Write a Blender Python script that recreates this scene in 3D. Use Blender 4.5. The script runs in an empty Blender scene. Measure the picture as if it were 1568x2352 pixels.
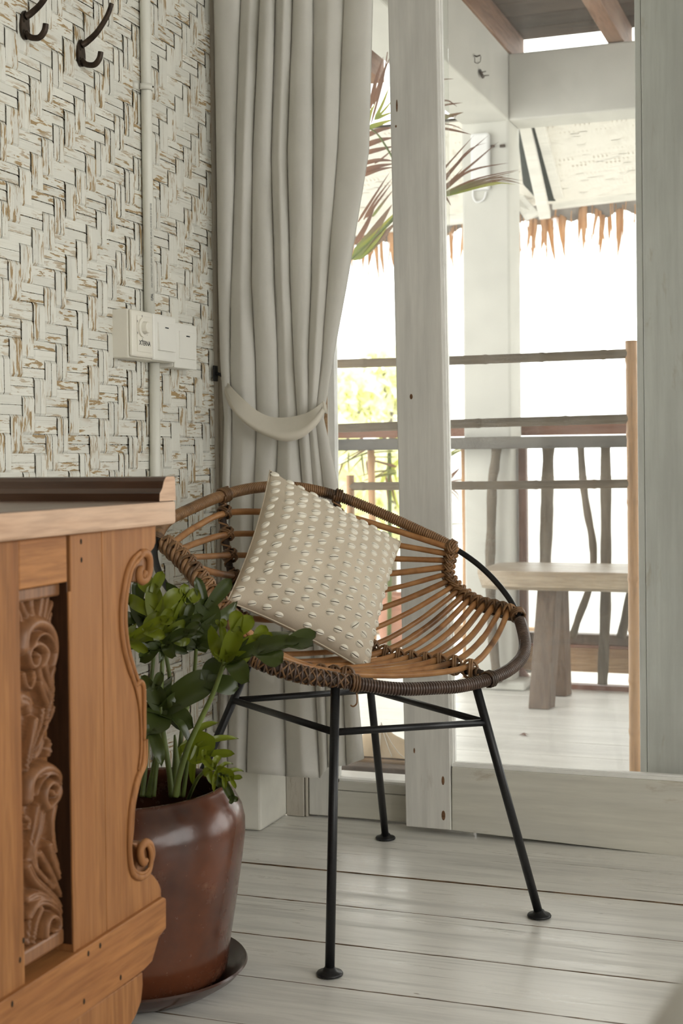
import bpy, bmesh, math, random
import numpy as np
from math import sin, cos, pi, radians, atan2, sqrt
from mathutils import Vector, Matrix

S = bpy.context.scene
COL = S.collection
random.seed(7)

# ------------------------------------------------------------------ camera
H = 0.82                      # eye height in metres
FPX = 3250.0                  # focal length in pixels of the 1568 x 2352 frame
YAW, PITCH, ROLL = radians(20.05), radians(-1.2), 0.010
CX, CY = 784.0, 1118.0
CAM = np.array([0, 0, H])
_f = np.array([-sin(YAW) * cos(PITCH), cos(YAW) * cos(PITCH), sin(PITCH)])
_r0 = np.array([cos(YAW), sin(YAW), 0.0])
_u0 = np.cross(_r0, _f)
_r = _r0 * cos(ROLL) - _u0 * sin(ROLL)
_u = _u0 * cos(ROLL) + _r0 * sin(ROLL)
cam = bpy.data.cameras.new('camera')
cam.sensor_fit = 'VERTICAL'
cam.sensor_height = 36.0
cam.sensor_width = 24.0
cam.lens = FPX * 36.0 / 2352.0
cam.shift_y = -(1176.0 - CY) / 2352.0
cam.clip_start = 0.02
cam.clip_end = 400
cam.dof.use_dof = True
cam.dof.focus_distance = 2.55
cam.dof.aperture_fstop = 8.0
co = bpy.data.objects.new('camera', cam)
COL.objects.link(co)
M4 = Matrix.Identity(4)
for i in range(3):
    M4[i][0], M4[i][1], M4[i][2], M4[i][3] = _r[i], _u[i], -_f[i], CAM[i]
co.matrix_world = M4
S.camera = co

# ------------------------------------------------------------------ sky, exposure
W = bpy.data.worlds.new('sky')
S.world = W
W.use_nodes = True
bg = W.node_tree.nodes['Background']
bg.inputs[0].default_value = (0.99, 0.985, 0.945, 1)
bg.inputs[1].default_value = 3.4
S.view_settings.view_transform = 'Standard'
S.view_settings.look = 'None'
S.view_settings.gamma = 1.0
S.view_settings.exposure = 0.36
S.view_settings.use_curve_mapping = False

# ------------------------------------------------------------------ helpers: where a line of sight meets a plane of the room
def ray(u, v): return _f + _r * (u - CX) / FPX - _u * (v - CY) / FPX
def PX(u, v, x): d = ray(u, v); return CAM + d * (x / d[0])
def PY(u, v, y): d = ray(u, v); return CAM + d * (y / d[1])
def PZ(u, v, z=0.0): d = ray(u, v); return CAM + d * ((z - H) / d[2])
def PD(u, v, t): return CAM + ray(u, v) * t
A3 = lambda *p: np.array(p, float)
def nrm(v):
    v = np.asarray(v, float); n = np.linalg.norm(v); return v / n if n > 1e-12 else v

# ------------------------------------------------------------------ helpers: materials
def mk(name, rough=0.6, spec=0.3):
    m = bpy.data.materials.new(name); m.use_nodes = True
    nt = m.node_tree; b = nt.nodes['Principled BSDF']
    b.inputs['Roughness'].default_value = rough
    b.inputs['Specular IOR Level'].default_value = spec
    return m, nt, b
def L(nt, a, b): nt.links.new(a, b)
def nd(nt, t, **kw):
    n = nt.nodes.new(t)
    for k, v in kw.items(): setattr(n, k, v)
    return n
def coords(nt, kind='Object', scale=(1, 1, 1), rnd=False):
    tc = nd(nt, 'ShaderNodeTexCoord'); mp = nd(nt, 'ShaderNodeMapping')
    mp.inputs['Scale'].default_value = scale
    src = tc.outputs[kind]
    if rnd:
        oi = nd(nt, 'ShaderNodeObjectInfo'); mu = nd(nt, 'ShaderNodeMath', operation='MULTIPLY')
        mu.inputs[1].default_value = 37.0; L(nt, oi.outputs['Random'], mu.inputs[0])
        va = nd(nt, 'ShaderNodeVectorMath', operation='ADD')
        L(nt, src, va.inputs[0]); L(nt, mu.outputs[0], va.inputs[1]); src = va.outputs[0]
    L(nt, src, mp.inputs['Vector']); return mp.outputs[0]
def noise(nt, vec, scale, detail=3, rough=0.55, dist=0.0):
    n = nd(nt, 'ShaderNodeTexNoise'); n.inputs['Scale'].default_value = scale
    n.inputs['Detail'].default_value = detail; n.inputs['Roughness'].default_value = rough
    n.inputs['Distortion'].default_value = dist
    L(nt, vec, n.inputs['Vector']); return n.outputs['Fac']
def ramp(nt, fac, stops, interp='LINEAR'):
    r = nd(nt, 'ShaderNodeValToRGB'); r.color_ramp.interpolation = interp
    e = r.color_ramp.elements
    while len(e) < len(stops): e.new(0.5)
    for el, (p, c) in zip(e, stops):
        el.position = p
        el.color = (c, c, c, 1) if not isinstance(c, (tuple, list)) else (*c, 1)
    L(nt, fac, r.inputs[0]); return r.outputs[0]
def mixc(nt, fac, a, b, mode='MIX'):
    m = nd(nt, 'ShaderNodeMix', data_type='RGBA', blend_type=mode)
    for s, x in ((m.inputs[0], fac), (m.inputs[6], a), (m.inputs[7], b)):
        if isinstance(x, (int, float)): s.default_value = x
        elif isinstance(x, tuple): s.default_value = (*x, 1)
        else: L(nt, x, s)
    return m.outputs[2]
def bump(nt, b, h, strength=0.3, dist=0.002):
    n = nd(nt, 'ShaderNodeBump'); n.inputs['Strength'].default_value = strength
    n.inputs['Distance'].default_value = dist
    L(nt, h, n.inputs['Height']); L(nt, n.outputs[0], b.inputs['Normal'])
def rndval(nt, sock, lo, hi):
    oi = nd(nt, 'ShaderNodeObjectInfo'); mr = nd(nt, 'ShaderNodeMapRange')
    mr.inputs[3].default_value = lo; mr.inputs[4].default_value = hi
    L(nt, oi.outputs['Random'], mr.inputs[0])
    hs = nd(nt, 'ShaderNodeHueSaturation'); L(nt, mr.outputs[0], hs.inputs['Value']); L(nt, sock, hs.inputs['Color'])
    return hs.outputs[0]

def plain(name, col, rough=0.6, spec=0.3, metal=0.0, var=0.0, vs=30, bmp=0.0):
    m, nt, b = mk(name, rough, spec); b.inputs['Metallic'].default_value = metal
    v = coords(nt); n = noise(nt, v, vs, 4)
    lo = tuple(c * (1 - var) for c in col); hi = tuple(min(1, c * (1 + var)) for c in col)
    L(nt, ramp(nt, n, [(0.3, lo), (0.7, hi)]), b.inputs['Base Color'])
    if bmp: bump(nt, b, n, bmp, 0.001)
    return m

def painted_wood(name, axis, base=(0.74, 0.725, 0.67), stain=(0.33, 0.25, 0.17), amt=0.5, rough=0.55, spec=0.3, fine=1.0, rnd=True, grey=(0.5, 0.49, 0.46)):
    """white brushed paint over timber, grain along axis (0,1,2)"""
    m, nt, b = mk(name, rough, spec)
    sc = [1, 1, 1]; sc[axis] = 0.06
    g = coords(nt, scale=tuple(sc), rnd=rnd)
    sc2 = [1, 1, 1]; sc2[axis] = 0.25
    g2 = coords(nt, scale=tuple(sc2), rnd=rnd)
    streak = noise(nt, g, 60 * fine, 6, 0.65)
    blot = noise(nt, g2, 7 * fine, 5, 0.6)
    wear = noise(nt, g2, 22 * fine, 6, 0.72, 0.4)
    c = mixc(nt, ramp(nt, streak, [(0.35, 0.0), (0.75, 1.0)]), base, tuple(x * 0.80 for x in base))
    c = mixc(nt, ramp(nt, blot, [(0.45, 0.0), (0.78, 0.75)]), c, grey)
    c = mixc(nt, ramp(nt, wear, [(0.66 - 0.10 * amt, 0.0), (0.80 - 0.08 * amt, min(1.0, 0.9 * amt + .1))]), c, stain)
    L(nt, c, b.inputs['Base Color'])
    bump(nt, b, streak, 0.25, 0.001)
    return m

def timber(name, axis, c1, c2, c3=None, rough=0.45, spec=0.35, scale=1.0, rnd=True):
    m, nt, b = mk(name, rough, spec)
    sc = [1, 1, 1]; sc[axis] = 0.07
    g = coords(nt, scale=tuple(sc), rnd=rnd)
    sc2 = [1, 1, 1]; sc2[axis] = 0.3
    n1 = noise(nt, g, 38 * scale, 6, 0.6, 0.6); n2 = noise(nt, g, 140 * scale, 3, 0.6)
    n3 = noise(nt, coords(nt, scale=tuple(sc2), rnd=rnd), 6 * scale, 4, 0.55)
    c = ramp(nt, n1, [(0.3, c2), (0.62, c1)])
    c = mixc(nt, ramp(nt, n2, [(0.35, 0.55), (0.6, 0.0)]), c, tuple(x * 0.6 for x in c2))
    if c3: c = mixc(nt, ramp(nt, n3, [(0.45, 0.0), (0.75, 0.8)]), c, c3)
    L(nt, c, b.inputs['Base Color']); bump(nt, b, n2, 0.2, 0.0008)
    return m

# woven bamboo strips: u runs along the strip in metres, v across it
def strip_mat(name, paint, bare, amt):
    m, nt, b = mk(name, 0.6, 0.25)
    v1 = coords(nt, 'UV', (28, 160, 1), True); wear = noise(nt, v1, 1.0, 4, 0.6, 0.3)
    v2 = coords(nt, 'UV', (6, 900, 1), True); fib = noise(nt, v2, 1.0, 3, 0.6)
    v3 = coords(nt, 'UV', (4, 20, 1), True); patch = noise(nt, v3, 1.0, 2, 0.5)
    c = mixc(nt, ramp(nt, fib, [(0.3, 0.45), (0.42, 0.0)]), paint, (0.36, 0.32, 0.24))
    c = rndval(nt, c, 0.93, 1.05)
    f1 = ramp(nt, wear, [(0.60 - amt, 0.0), (0.64 - amt, 1.0)])
    f2 = ramp(nt, patch, [(0.42, 0.0), (0.55, 1.0)])
    mm = nd(nt, 'ShaderNodeMath', operation='MULTIPLY'); L(nt, f1, mm.inputs[0]); L(nt, f2, mm.inputs[1])
    tone = ramp(nt, fib, [(0.35, tuple(x * 0.7 for x in bare)), (0.65, bare)])
    c = mixc(nt, mm.outputs[0], c, tone)
    L(nt, c, b.inputs['Base Color']); bump(nt, b, fib, 0.5, 0.0012)
    return m

# ------------------------------------------------------------------ helpers: meshes (world coordinates in, origin at the parent)
def box(x0, x1, y0, y1, z0, z1):
    v = [(x, y, z) for x in (x0, x1) for y in (y0, y1) for z in (z0, z1)]
    f = [(0, 1, 3, 2), (4, 6, 7, 5), (0, 4, 5, 1), (2, 3, 7, 6), (0, 2, 6, 4), (1, 5, 7, 3)]
    return v, f
def hexa(p8):
    """8 corners: front quad (0-3) and back quad (4-7), same order"""
    return [tuple(p) for p in p8], [(0, 1, 2, 3), (7, 6, 5, 4), (0, 4, 5, 1), (1, 5, 6, 2), (2, 6, 7, 3), (3, 7, 4, 0)]
def prism(poly, ext):
    """polygon of 3-D points extruded by the vector ext"""
    n = len(poly); e = np.asarray(ext, float)
    v = [tuple(p) for p in poly] + [tuple(np.asarray(p) + e) for p in poly]
    f = [tuple(range(n)), tuple(range(2 * n - 1, n - 1, -1))] + [(i, i + n, (i + 1) % n + n, (i + 1) % n) for i in range(n)]
    return v, f
def tube(pts, r, seg=8, closed=False, caps=True, flat=None):
    P = [np.asarray(p, float) for p in pts]; n = len(P)
    R = [r] * n if np.isscalar(r) else list(r)
    T = []
    for i in range(n):
        a = P[(i - 1) % n] if (closed or i > 0) else P[i]
        b = P[(i + 1) % n] if (closed or i < n - 1) else P[i]
        T.append(nrm(b - a))
    up = A3(0, 0, 1) if abs(T[0][2]) < 0.9 else A3(1, 0, 0)
    N = nrm(np.cross(T[0], up)); v = []; f = []
    for i in range(n):
        N = nrm(N - T[i] * (N @ T[i])); B = np.cross(T[i], N)
        for k in range(seg):
            a = 2 * pi * k / seg
            v.append(tuple(P[i] + R[i] * (cos(a) * N + sin(a) * B)))
    for i in range(n if closed else n - 1):
        j = (i + 1) % n
        for k in range(seg):
            f.append((i * seg + k, i * seg + (k + 1) % seg, j * seg + (k + 1) % seg, j * seg + k))
    if caps and not closed:
        f.append(tuple(range(seg - 1, -1, -1))); f.append(tuple((n - 1) * seg + k for k in range(seg)))
    return v, f
def lathe(prof, c, seg=48, axis=None):
    v = []; f = []; n = len(prof)
    for r, z in prof:
        for k in range(seg):
            a = 2 * pi * k / seg; v.append((c[0] + r * cos(a), c[1] + r * sin(a), c[2] + z))
    for i in range(n - 1):
        for k in range(seg):
            f.append((i * seg + k, i * seg + (k + 1) % seg, (i + 1) * seg + (k + 1) % seg, (i + 1) * seg + k))
    f.append(tuple(range(seg - 1, -1, -1))) if prof[0][0] > 1e-5 else None
    f.append(tuple((n - 1) * seg + k for k in range(seg))) if prof[-1][0] > 1e-5 else None
    return v, f
def grid(fn, nu, nv):
    v = [tuple(fn(i / nu, j / nv)) for j in range(nv + 1) for i in range(nu + 1)]
    f = [(j * (nu + 1) + i, j * (nu + 1) + i + 1, (j + 1) * (nu + 1) + i + 1, (j + 1) * (nu + 1) + i) for j in range(nv) for i in range(nu)]
    return v, f
def ball(c, r, seg=10, rings=6):
    rx, ry, rz = (r, r, r) if np.isscalar(r) else r
    v = [(c[0], c[1], c[2] - rz)]; f = []
    for j in range(1, rings):
        t = -pi / 2 + pi * j / rings
        for k in range(seg):
            a = 2 * pi * k / seg; v.append((c[0] + rx * cos(t) * cos(a), c[1] + ry * cos(t) * sin(a), c[2] + rz * sin(t)))
    v.append((c[0], c[1], c[2] + rz)); e = len(v) - 1
    for k in range(seg): f.append((0, 1 + (k + 1) % seg, 1 + k)); f.append((e, e - seg + k, e - seg + (k + 1) % seg))
    for j in range(rings - 2):
        for k in range(seg):
            a = 1 + j * seg; f.append((a + k, a + (k + 1) % seg, a + seg + (k + 1) % seg, a + seg + k))
    return v, f
def cat(*gs):
    v = []; f = []
    for a, b in gs:
        o = len(v); v += list(a); f += [tuple(i + o for i in q) for q in b]
    return v, f
def spline(pts, n=8, closed=False):
    """Catmull-Rom through the points"""
    P = [np.asarray(p, float) for p in pts]; m = len(P); out = []
    for i in range(m if closed else m - 1):
        g = lambda k: P[k % m] if closed else P[min(max(k, 0), m - 1)]
        a, b, c, d = g(i - 1), g(i), g(i + 1), g(i + 2)
        for k in range(n):
            t = k / n
            out.append(0.5 * ((2 * b) + (c - a) * t + (2 * a - 5 * b + 4 * c - d) * t * t + (3 * b - a - 3 * c + d) * t ** 3))
    if not closed: out.append(P[-1])
    return out
def arclen(P):
    P = np.asarray(P); return np.concatenate([[0], np.cumsum(np.linalg.norm(np.diff(P, axis=0), axis=1))])
def resample(P, n):
    P = np.asarray(P, float); s = arclen(P); t = np.linspace(0, s[-1], n)
    return np.stack([np.interp(t, s, P[:, k]) for k in range(3)], 1)
def at_s(P, t):
    P = np.asarray(P, float); s = arclen(P); return np.array([np.interp(t * s[-1], s, P[:, k]) for k in range(3)])
def helix(path, rad, pitch, per=8, phase=0.0, hand=1):
    P = np.asarray(path, float); s = arclen(P); n = max(4, int(s[-1] / pitch * per)); Q = resample(P, n)
    N = None; out = []
    for i in range(n):
        T = nrm(Q[min(i + 1, n - 1)] - Q[max(i - 1, 0)])
        if N is None: N = nrm(np.cross(T, A3(0, 0, 1) if abs(T[2]) < .9 else A3(1, 0, 0)))
        N = nrm(N - T * (N @ T)); B = np.cross(T, N); a = phase + hand * 2 * pi * i / per
        rr = rad if np.isscalar(rad) else rad(i / (n - 1))
        out.append(Q[i] + rr * (cos(a) * N + sin(a) * B))
    return out

def wloc(o):
    p = A3(0, 0, 0)
    while o is not None: p = p + np.array(o.location); o = o.parent
    return p
def obj(name, g, mat, parent=None, smooth=True, bev=0.0, uv=None, mi=None, auto=None, origin=None):
    v, f = g
    off = wloc(parent) if parent is not None else A3(0, 0, 0)
    org = off if origin is None else np.asarray(origin, float)
    me = bpy.data.meshes.new(name)
    me.from_pydata([tuple(np.asarray(p) - org) for p in v], [], f)
    for mt in (mat if isinstance(mat, (list, tuple)) else [mat]): me.materials.append(mt)
    if mi is not None: me.polygons.foreach_set('material_index', mi)
    if uv is not None:
        ul = me.uv_layers.new(name='UVMap'); li = np.zeros(len(me.loops), int); me.loops.foreach_get('vertex_index', li)
        ul.data.foreach_set('uv', np.asarray(uv, np.float32)[li].ravel())
    me.polygons.foreach_set('use_smooth', [smooth] * len(me.polygons)); me.update()
    o = bpy.data.objects.new(name, me); COL.objects.link(o)
    if parent is not None: o.parent = parent
    o.location = tuple(org - off)
    if bev:
        b = o.modifiers.new('bevel', 'BEVEL'); b.width = bev; b.segments = 2; b.limit_method = 'ANGLE'; b.angle_limit = radians(35)
    if smooth and auto: 
        try: me.set_sharp_from_angle(angle=radians(auto))
        except Exception: pass
    return o
def tag(o, label=None, cat=None, group=None, kind=None):
    if label: o['label'] = label
    if cat: o['category'] = cat
    if group: o['group'] = group
    if kind: o['kind'] = kind
    return o
def thing(name, loc, label, cat, group=None):
    o = bpy.data.objects.new(name, None); COL.objects.link(o); o.location = tuple(loc); o.empty_display_size = 0.05
    return tag(o, label, cat, group)
def slab(pix, y, thick):
    """outline given by sight lines meeting the plane Y=y, extruded away from the room"""
    return prism([PY(u, v, y) for u, v in pix], (0, thick, 0))
def recalc(o):
    bm = bmesh.new(); bm.from_mesh(o.data); bmesh.ops.recalc_face_normals(bm, faces=bm.faces); bm.to_mesh(o.data); bm.free()
    return o

# ------------------------------------------------------------------ materials
def floor_mat():
    m, nt, b = mk('white_floor_paint', 0.3, 0.5)
    smear = noise(nt, coords(nt, scale=(1.1, 13, 13), rnd=True), 1.5, 6, 0.68, 0.6)
    scr = noise(nt, coords(nt, scale=(3.2, 110, 110), rnd=True), 1.0, 5, 0.7, 0.3)
    fine = noise(nt, coords(nt, scale=(6, 420, 420), rnd=True), 1.0, 3, 0.6)
    fleck = noise(nt, coords(nt, scale=(14, 60, 60), rnd=True), 1.0, 3, 0.6)
    big = noise(nt, coords(nt, scale=(1.2, 2.2, 2.2), rnd=True), 1.3, 3, 0.5)
    c = mixc(nt, ramp(nt, smear, [(0.46, 0.0), (0.74, 0.75)]), (0.77, 0.755, 0.71), (0.40, 0.395, 0.37))
    gate = nd(nt, 'ShaderNodeMath', operation='MULTIPLY'); L(nt, ramp(nt, scr, [(0.57, 0.0), (0.68, 0.8)]), gate.inputs[0]); L(nt, ramp(nt, big, [(0.42, 0.0), (0.62, 1.0)]), gate.inputs[1])
    c = mixc(nt, gate.outputs[0], c, (0.25, 0.23, 0.20))
    c = mixc(nt, ramp(nt, fine, [(0.25, 0.35), (0.42, 0.0)]), c, (0.50, 0.48, 0.43))
    c = mixc(nt, ramp(nt, fleck, [(0.735, 0.0), (0.76, 0.8)]), c, (0.20, 0.14, 0.09))
    L(nt, c, b.inputs['Base Color'])
    L(nt, ramp(nt, smear, [(0.3, 0.22), (0.7, 0.46)]), b.inputs['Roughness'])
    bump(nt, b, scr, 0.16, 0.0012); return m
M_PLANK = floor_mat()
M_EDGE = plain('bare_plank_edge', (0.13, 0.085, 0.05), 0.9, 0.1, var=0.6, vs=40)
M_DECK = painted_wood('white_deck_paint', 0, (0.80, 0.79, 0.75), (0.34, 0.25, 0.18), 0.2, 0.4, 0.4, 1.0)
M_DARK = plain('dark_gap', (0.035, 0.028, 0.02), 0.9, 0.1, var=0.3)
M_BACKING = plain('old_brown_backing', (0.16, 0.12, 0.08), 0.9, 0.1, var=0.4)
M_STRIP = strip_mat('painted_bamboo_strip', (0.74, 0.73, 0.66), (0.44, 0.31, 0.16), 0.075)
M_SOFFIT = strip_mat('painted_soffit_strip', (0.80, 0.77, 0.70), (0.44, 0.36, 0.26), 0.02)
M_DOORV = painted_wood('white_door_paint_upright', 2, (0.72, 0.70, 0.65), (0.27, 0.20, 0.13), 0.22, 0.5)
M_DOORH = painted_wood('white_door_paint_level', 0, (0.66, 0.635, 0.555), (0.30, 0.22, 0.13), 0.62, 0.5)
M_GREYV = painted_wood('grey_white_door_paint', 2, (0.76, 0.76, 0.72), (0.42, 0.34, 0.22), 0.75, 0.5)
M_FRAME = painted_wood('worn_frame_paint', 2, (0.50, 0.45, 0.37), (0.20, 0.13, 0.08), 0.9, 0.6)
M_BEAD = plain('white_bead_paint', (0.82, 0.81, 0.77), 0.4, 0.4, var=0.05)
M_PLASTER = plain('white_plaster', (0.72, 0.70, 0.63), 0.85, 0.15, var=0.07, vs=14, bmp=0.3)
M_COLUMN = plain('white_render', (0.60, 0.59, 0.545), 0.85, 0.15, var=0.05, vs=9, bmp=0.25)
M_WALLIN = plain('white_wall_paint', (0.66, 0.64, 0.58), 0.85, 0.15, var=0.03)
M_CEIL = plain('beige_ceiling', (0.52, 0.51, 0.46), 0.9, 0.1, var=0.05)
M_PVC = plain('white_pvc', (0.70, 0.69, 0.62), 0.38, 0.45, var=0.02)
M_SWITCH = plain('ivory_plastic', (0.78, 0.75, 0.66), 0.33, 0.5, var=0.01)
M_SWITCH2 = plain('white_plastic', (0.80, 0.79, 0.73), 0.35, 0.5, var=0.01)
M_INK = plain('dark_print', (0.03, 0.035, 0.035), 0.6, 0.2)
M_INKL = plain('grey_print', (0.16, 0.16, 0.14), 0.6, 0.2)
M_HOOK = plain('aged_bronze', (0.045, 0.030, 0.020), 0.42, 0.5, metal=0.6, var=0.6, vs=60, bmp=0.3)
M_IRON = plain('black_powder_coat', (0.009, 0.009, 0.010), 0.38, 0.35, var=0.3, vs=300, bmp=0.15)
M_CABV = timber('orange_brown_wood_upright', 2, (0.37, 0.165, 0.058), (0.25, 0.10, 0.034), (0.33, 0.15, 0.06), 0.5, 0.15)
M_CABH = timber('orange_brown_wood_level', 1, (0.40, 0.175, 0.06), (0.27, 0.105, 0.036), (0.36, 0.165, 0.065), 0.48, 0.15)
M_CARVE = timber('carved_wood', 2, (0.27, 0.12, 0.048), (0.19, 0.08, 0.031), (0.30, 0.145, 0.07), 0.42, 0.4)
M_BLEACH = timber('bleached_wood', 1, (0.62, 0.42, 0.29), (0.50, 0.31, 0.20), (0.66, 0.49, 0.37), 0.6, 0.2)
M_TOPDK = timber('dark_polished_wood', 0, (0.085, 0.036, 0.018), (0.045, 0.018, 0.009), (0.13, 0.07, 0.04), 0.25, 0.5)
M_RECESS = timber('dark_recess_wood', 2, (0.055, 0.024, 0.011), (0.03, 0.013, 0.007), None, 0.5, 0.2)
M_TOPMID = timber('worn_brown_top', 1, (0.20, 0.12, 0.075), (0.12, 0.06, 0.035), (0.26, 0.18, 0.13), 0.35, 0.4)
M_BAMBOO = timber('orange_bamboo', 2, (0.62, 0.36, 0.18), (0.50, 0.27, 0.12), (0.66, 0.42, 0.25), 0.4, 0.4)
M_BAMBOOG = timber('weathered_bamboo', 0, (0.26, 0.21, 0.155), (0.17, 0.135, 0.10), (0.38, 0.30, 0.21), 0.6, 0.2)
M_BRANCH = timber('grey_branch_bark', 2, (0.16, 0.13, 0.095), (0.12, 0.095, 0.07), (0.23, 0.195, 0.155), 0.8, 0.15, 1.5)
M_BENCHT = timber('weathered_bench_top', 0, (0.42, 0.34, 0.245), (0.30, 0.225, 0.15), (0.52, 0.47, 0.40), 0.45, 0.35)
M_BENCHL = timber('brown_bench_leg', 2, (0.17, 0.115, 0.08), (0.10, 0.066, 0.045), (0.23, 0.185, 0.15), 0.55, 0.25)
M_REDWD = timber('red_brown_timber', 0, (0.25, 0.12, 0.08), (0.17, 0.075, 0.05), (0.31, 0.18, 0.13), 0.55, 0.25)
M_REDV = timber('red_brown_post', 2, (0.24, 0.13, 0.09), (0.16, 0.08, 0.055), None, 0.55, 0.25)
M_GREYRAIL = timber('grey_hand_rail', 0, (0.10, 0.092, 0.080), (0.06, 0.055, 0.05), (0.16, 0.145, 0.125), 0.5, 0.3)
M_TANBD = timber('tan_board', 0, (0.46, 0.31, 0.18), (0.34, 0.21, 0.12), (0.54, 0.40, 0.26), 0.6, 0.2)
M_ROOFBD = timber('dark_roof_board', 0, (0.13, 0.085, 0.06), (0.075, 0.05, 0.036), (0.17, 0.12, 0.09), 0.7, 0.15)
M_RAFTER = timber('brown_rafter', 1, (0.33, 0.19, 0.12), (0.23, 0.12, 0.075), (0.42, 0.30, 0.22), 0.65, 0.2)
M_WHTRIM = painted_wood('white_roof_trim', 0, (0.80, 0.78, 0.72), (0.40, 0.30, 0.22), 0.2, 0.6)
M_SHEET = plain('grey_roof_sheet', (0.22, 0.20, 0.18), 0.7, 0.2, var=0.35, vs=9)
M_TERRA = plain('terracotta', (0.52, 0.27, 0.19), 0.75, 0.15, var=0.12, vs=12)
M_CANVAS = plain('cream_canvas', (0.68, 0.54, 0.38), 0.85, 0.1, var=0.1, vs=25)
M_CORD = plain('white_cord', (0.8, 0.76, 0.68), 0.8, 0.1)
M_SOIL = plain('black_soil', (0.02, 0.014, 0.010), 0.95, 0.1, var=0.5, vs=70, bmp=0.8)
M_SHELL = plain('ivory_cowrie', (0.76, 0.71, 0.60), 0.25, 0.5, var=0.10, vs=60)
M_SAND = plain('pale_sand', (0.42, 0.41, 0.38), 0.9, 0.1, var=0.06, vs=2)
M_LINEN_BED = plain('white_bed_linen', (0.90, 0.90, 0.88), 0.9, 0.1, var=0.02)
M_LAMPBODY = plain('white_lamp_plastic', (0.76, 0.76, 0.76), 0.4, 0.4, var=0.02)

def glass_mat():
    m = bpy.data.materials.new('dusty_window_glass'); m.use_nodes = True; nt = m.node_tree; nt.nodes.clear()
    out = nd(nt, 'ShaderNodeOutputMaterial'); tr = nd(nt, 'ShaderNodeBsdfTransparent'); gl = nd(nt, 'ShaderNodeBsdfGlossy')
    gl.inputs['Roughness'].default_value = 0.02; tr.inputs[0].default_value = (0.955, 0.965, 0.955, 1)
    fr = nd(nt, 'ShaderNodeFresnel'); fr.inputs[0].default_value = 1.45
    mx = nd(nt, 'ShaderNodeMixShader'); L(nt, fr.outputs[0], mx.inputs[0]); L(nt, tr.outputs[0], mx.inputs[1]); L(nt, gl.outputs[0], mx.inputs[2])
    # film of dust: faint wiping streaks that catch the light
    df = nd(nt, 'ShaderNodeBsdfDiffuse'); df.inputs[0].default_value = (0.85, 0.86, 0.86, 1)
    tl = nd(nt, 'ShaderNodeBsdfTranslucent'); tl.inputs[0].default_value = (0.85, 0.86, 0.86, 1)
    dm = nd(nt, 'ShaderNodeMixShader'); dm.inputs[0].default_value = 0.75; L(nt, df.outputs[0], dm.inputs[1]); L(nt, tl.outputs[0], dm.inputs[2])
    v = coords(nt, scale=(9, 9, 0.5)); n = noise(nt, v, 2.0, 4); r = ramp(nt, n, [(0.35, 0.025), (0.8, 0.07)])
    m2 = nd(nt, 'ShaderNodeMixShader'); L(nt, r, m2.inputs[0]); L(nt, mx.outputs[0], m2.inputs[1]); L(nt, dm.outputs[0], m2.inputs[2])
    L(nt, m2.outputs[0], out.inputs[0]); return m
M_GLASS = glass_mat()

def cloth_mat(name, col, trans=0.3, weave=900, var=0.05):
    m = bpy.data.materials.new(name); m.use_nodes = True; nt = m.node_tree; nt.nodes.clear()
    out = nd(nt, 'ShaderNodeOutputMaterial'); df = nd(nt, 'ShaderNodeBsdfDiffuse'); tl = nd(nt, 'ShaderNodeBsdfTranslucent')
    v = coords(nt); n = noise(nt, v, 18, 5); n2 = noise(nt, v, weave, 2)
    c = ramp(nt, n, [(0.3, tuple(x * (1 - var) for x in col)), (0.7, col)])
    L(nt, c, df.inputs[0]); L(nt, c, tl.inputs[0])
    bp = nd(nt, 'ShaderNodeBump'); bp.inputs['Strength'].default_value = 0.35; bp.inputs['Distance'].default_value = 0.0008
    L(nt, n2, bp.inputs['Height']); L(nt, bp.outputs[0], df.inputs['Normal'])
    mx = nd(nt, 'ShaderNodeMixShader'); mx.inputs[0].default_value = trans
    L(nt, df.outputs[0], mx.inputs[1]); L(nt, tl.outputs[0], mx.inputs[2]); L(nt, mx.outputs[0], out.inputs[0]); return m
M_CURTAIN = cloth_mat('grey_linen', (0.78, 0.76, 0.71), 0.30)
M_TIE = cloth_mat('cream_linen', (0.74, 0.69, 0.59), 0.12)
M_PILLOW = cloth_mat('beige_canvas', (0.60, 0.52, 0.41), 0.0, 700, 0.08)

def leaf_mat(name, c1, c2, trans=0.3, rough=0.35, kind='Object'):
    m, nt, b = mk(name, rough, 0.4)
    n = noise(nt, coords(nt, kind, rnd=True), 14, 3); c = ramp(nt, n, [(0.3, c1), (0.7, c2)])
    L(nt, c, b.inputs['Base Color'])
    tl = nd(nt, 'ShaderNodeBsdfTranslucent'); tc = mixc(nt, 1.0, c, (1.0, 1.06, 0.72), 'MULTIPLY'); L(nt, tc, tl.inputs[0])
    mx = nd(nt, 'ShaderNodeMixShader'); mx.inputs[0].default_value = trans
    out = nt.nodes['Material Output']; L(nt, b.outputs[0], mx.inputs[1]); L(nt, tl.outputs[0], mx.inputs[2]); L(nt, mx.outputs[0], out.inputs[0])
    return m
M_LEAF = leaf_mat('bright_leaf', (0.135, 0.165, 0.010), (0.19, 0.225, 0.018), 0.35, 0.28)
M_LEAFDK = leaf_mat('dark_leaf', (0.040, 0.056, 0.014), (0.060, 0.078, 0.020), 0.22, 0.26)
M_STEM = plain('green_stem', (0.10, 0.13, 0.03), 0.45, 0.35, var=0.3, vs=25)
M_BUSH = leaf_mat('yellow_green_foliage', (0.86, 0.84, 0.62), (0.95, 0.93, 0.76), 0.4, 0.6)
M_THATCH = leaf_mat('orange_thatch', (0.56, 0.33, 0.18), (0.72, 0.46, 0.28), 0.45, 0.8)
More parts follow.
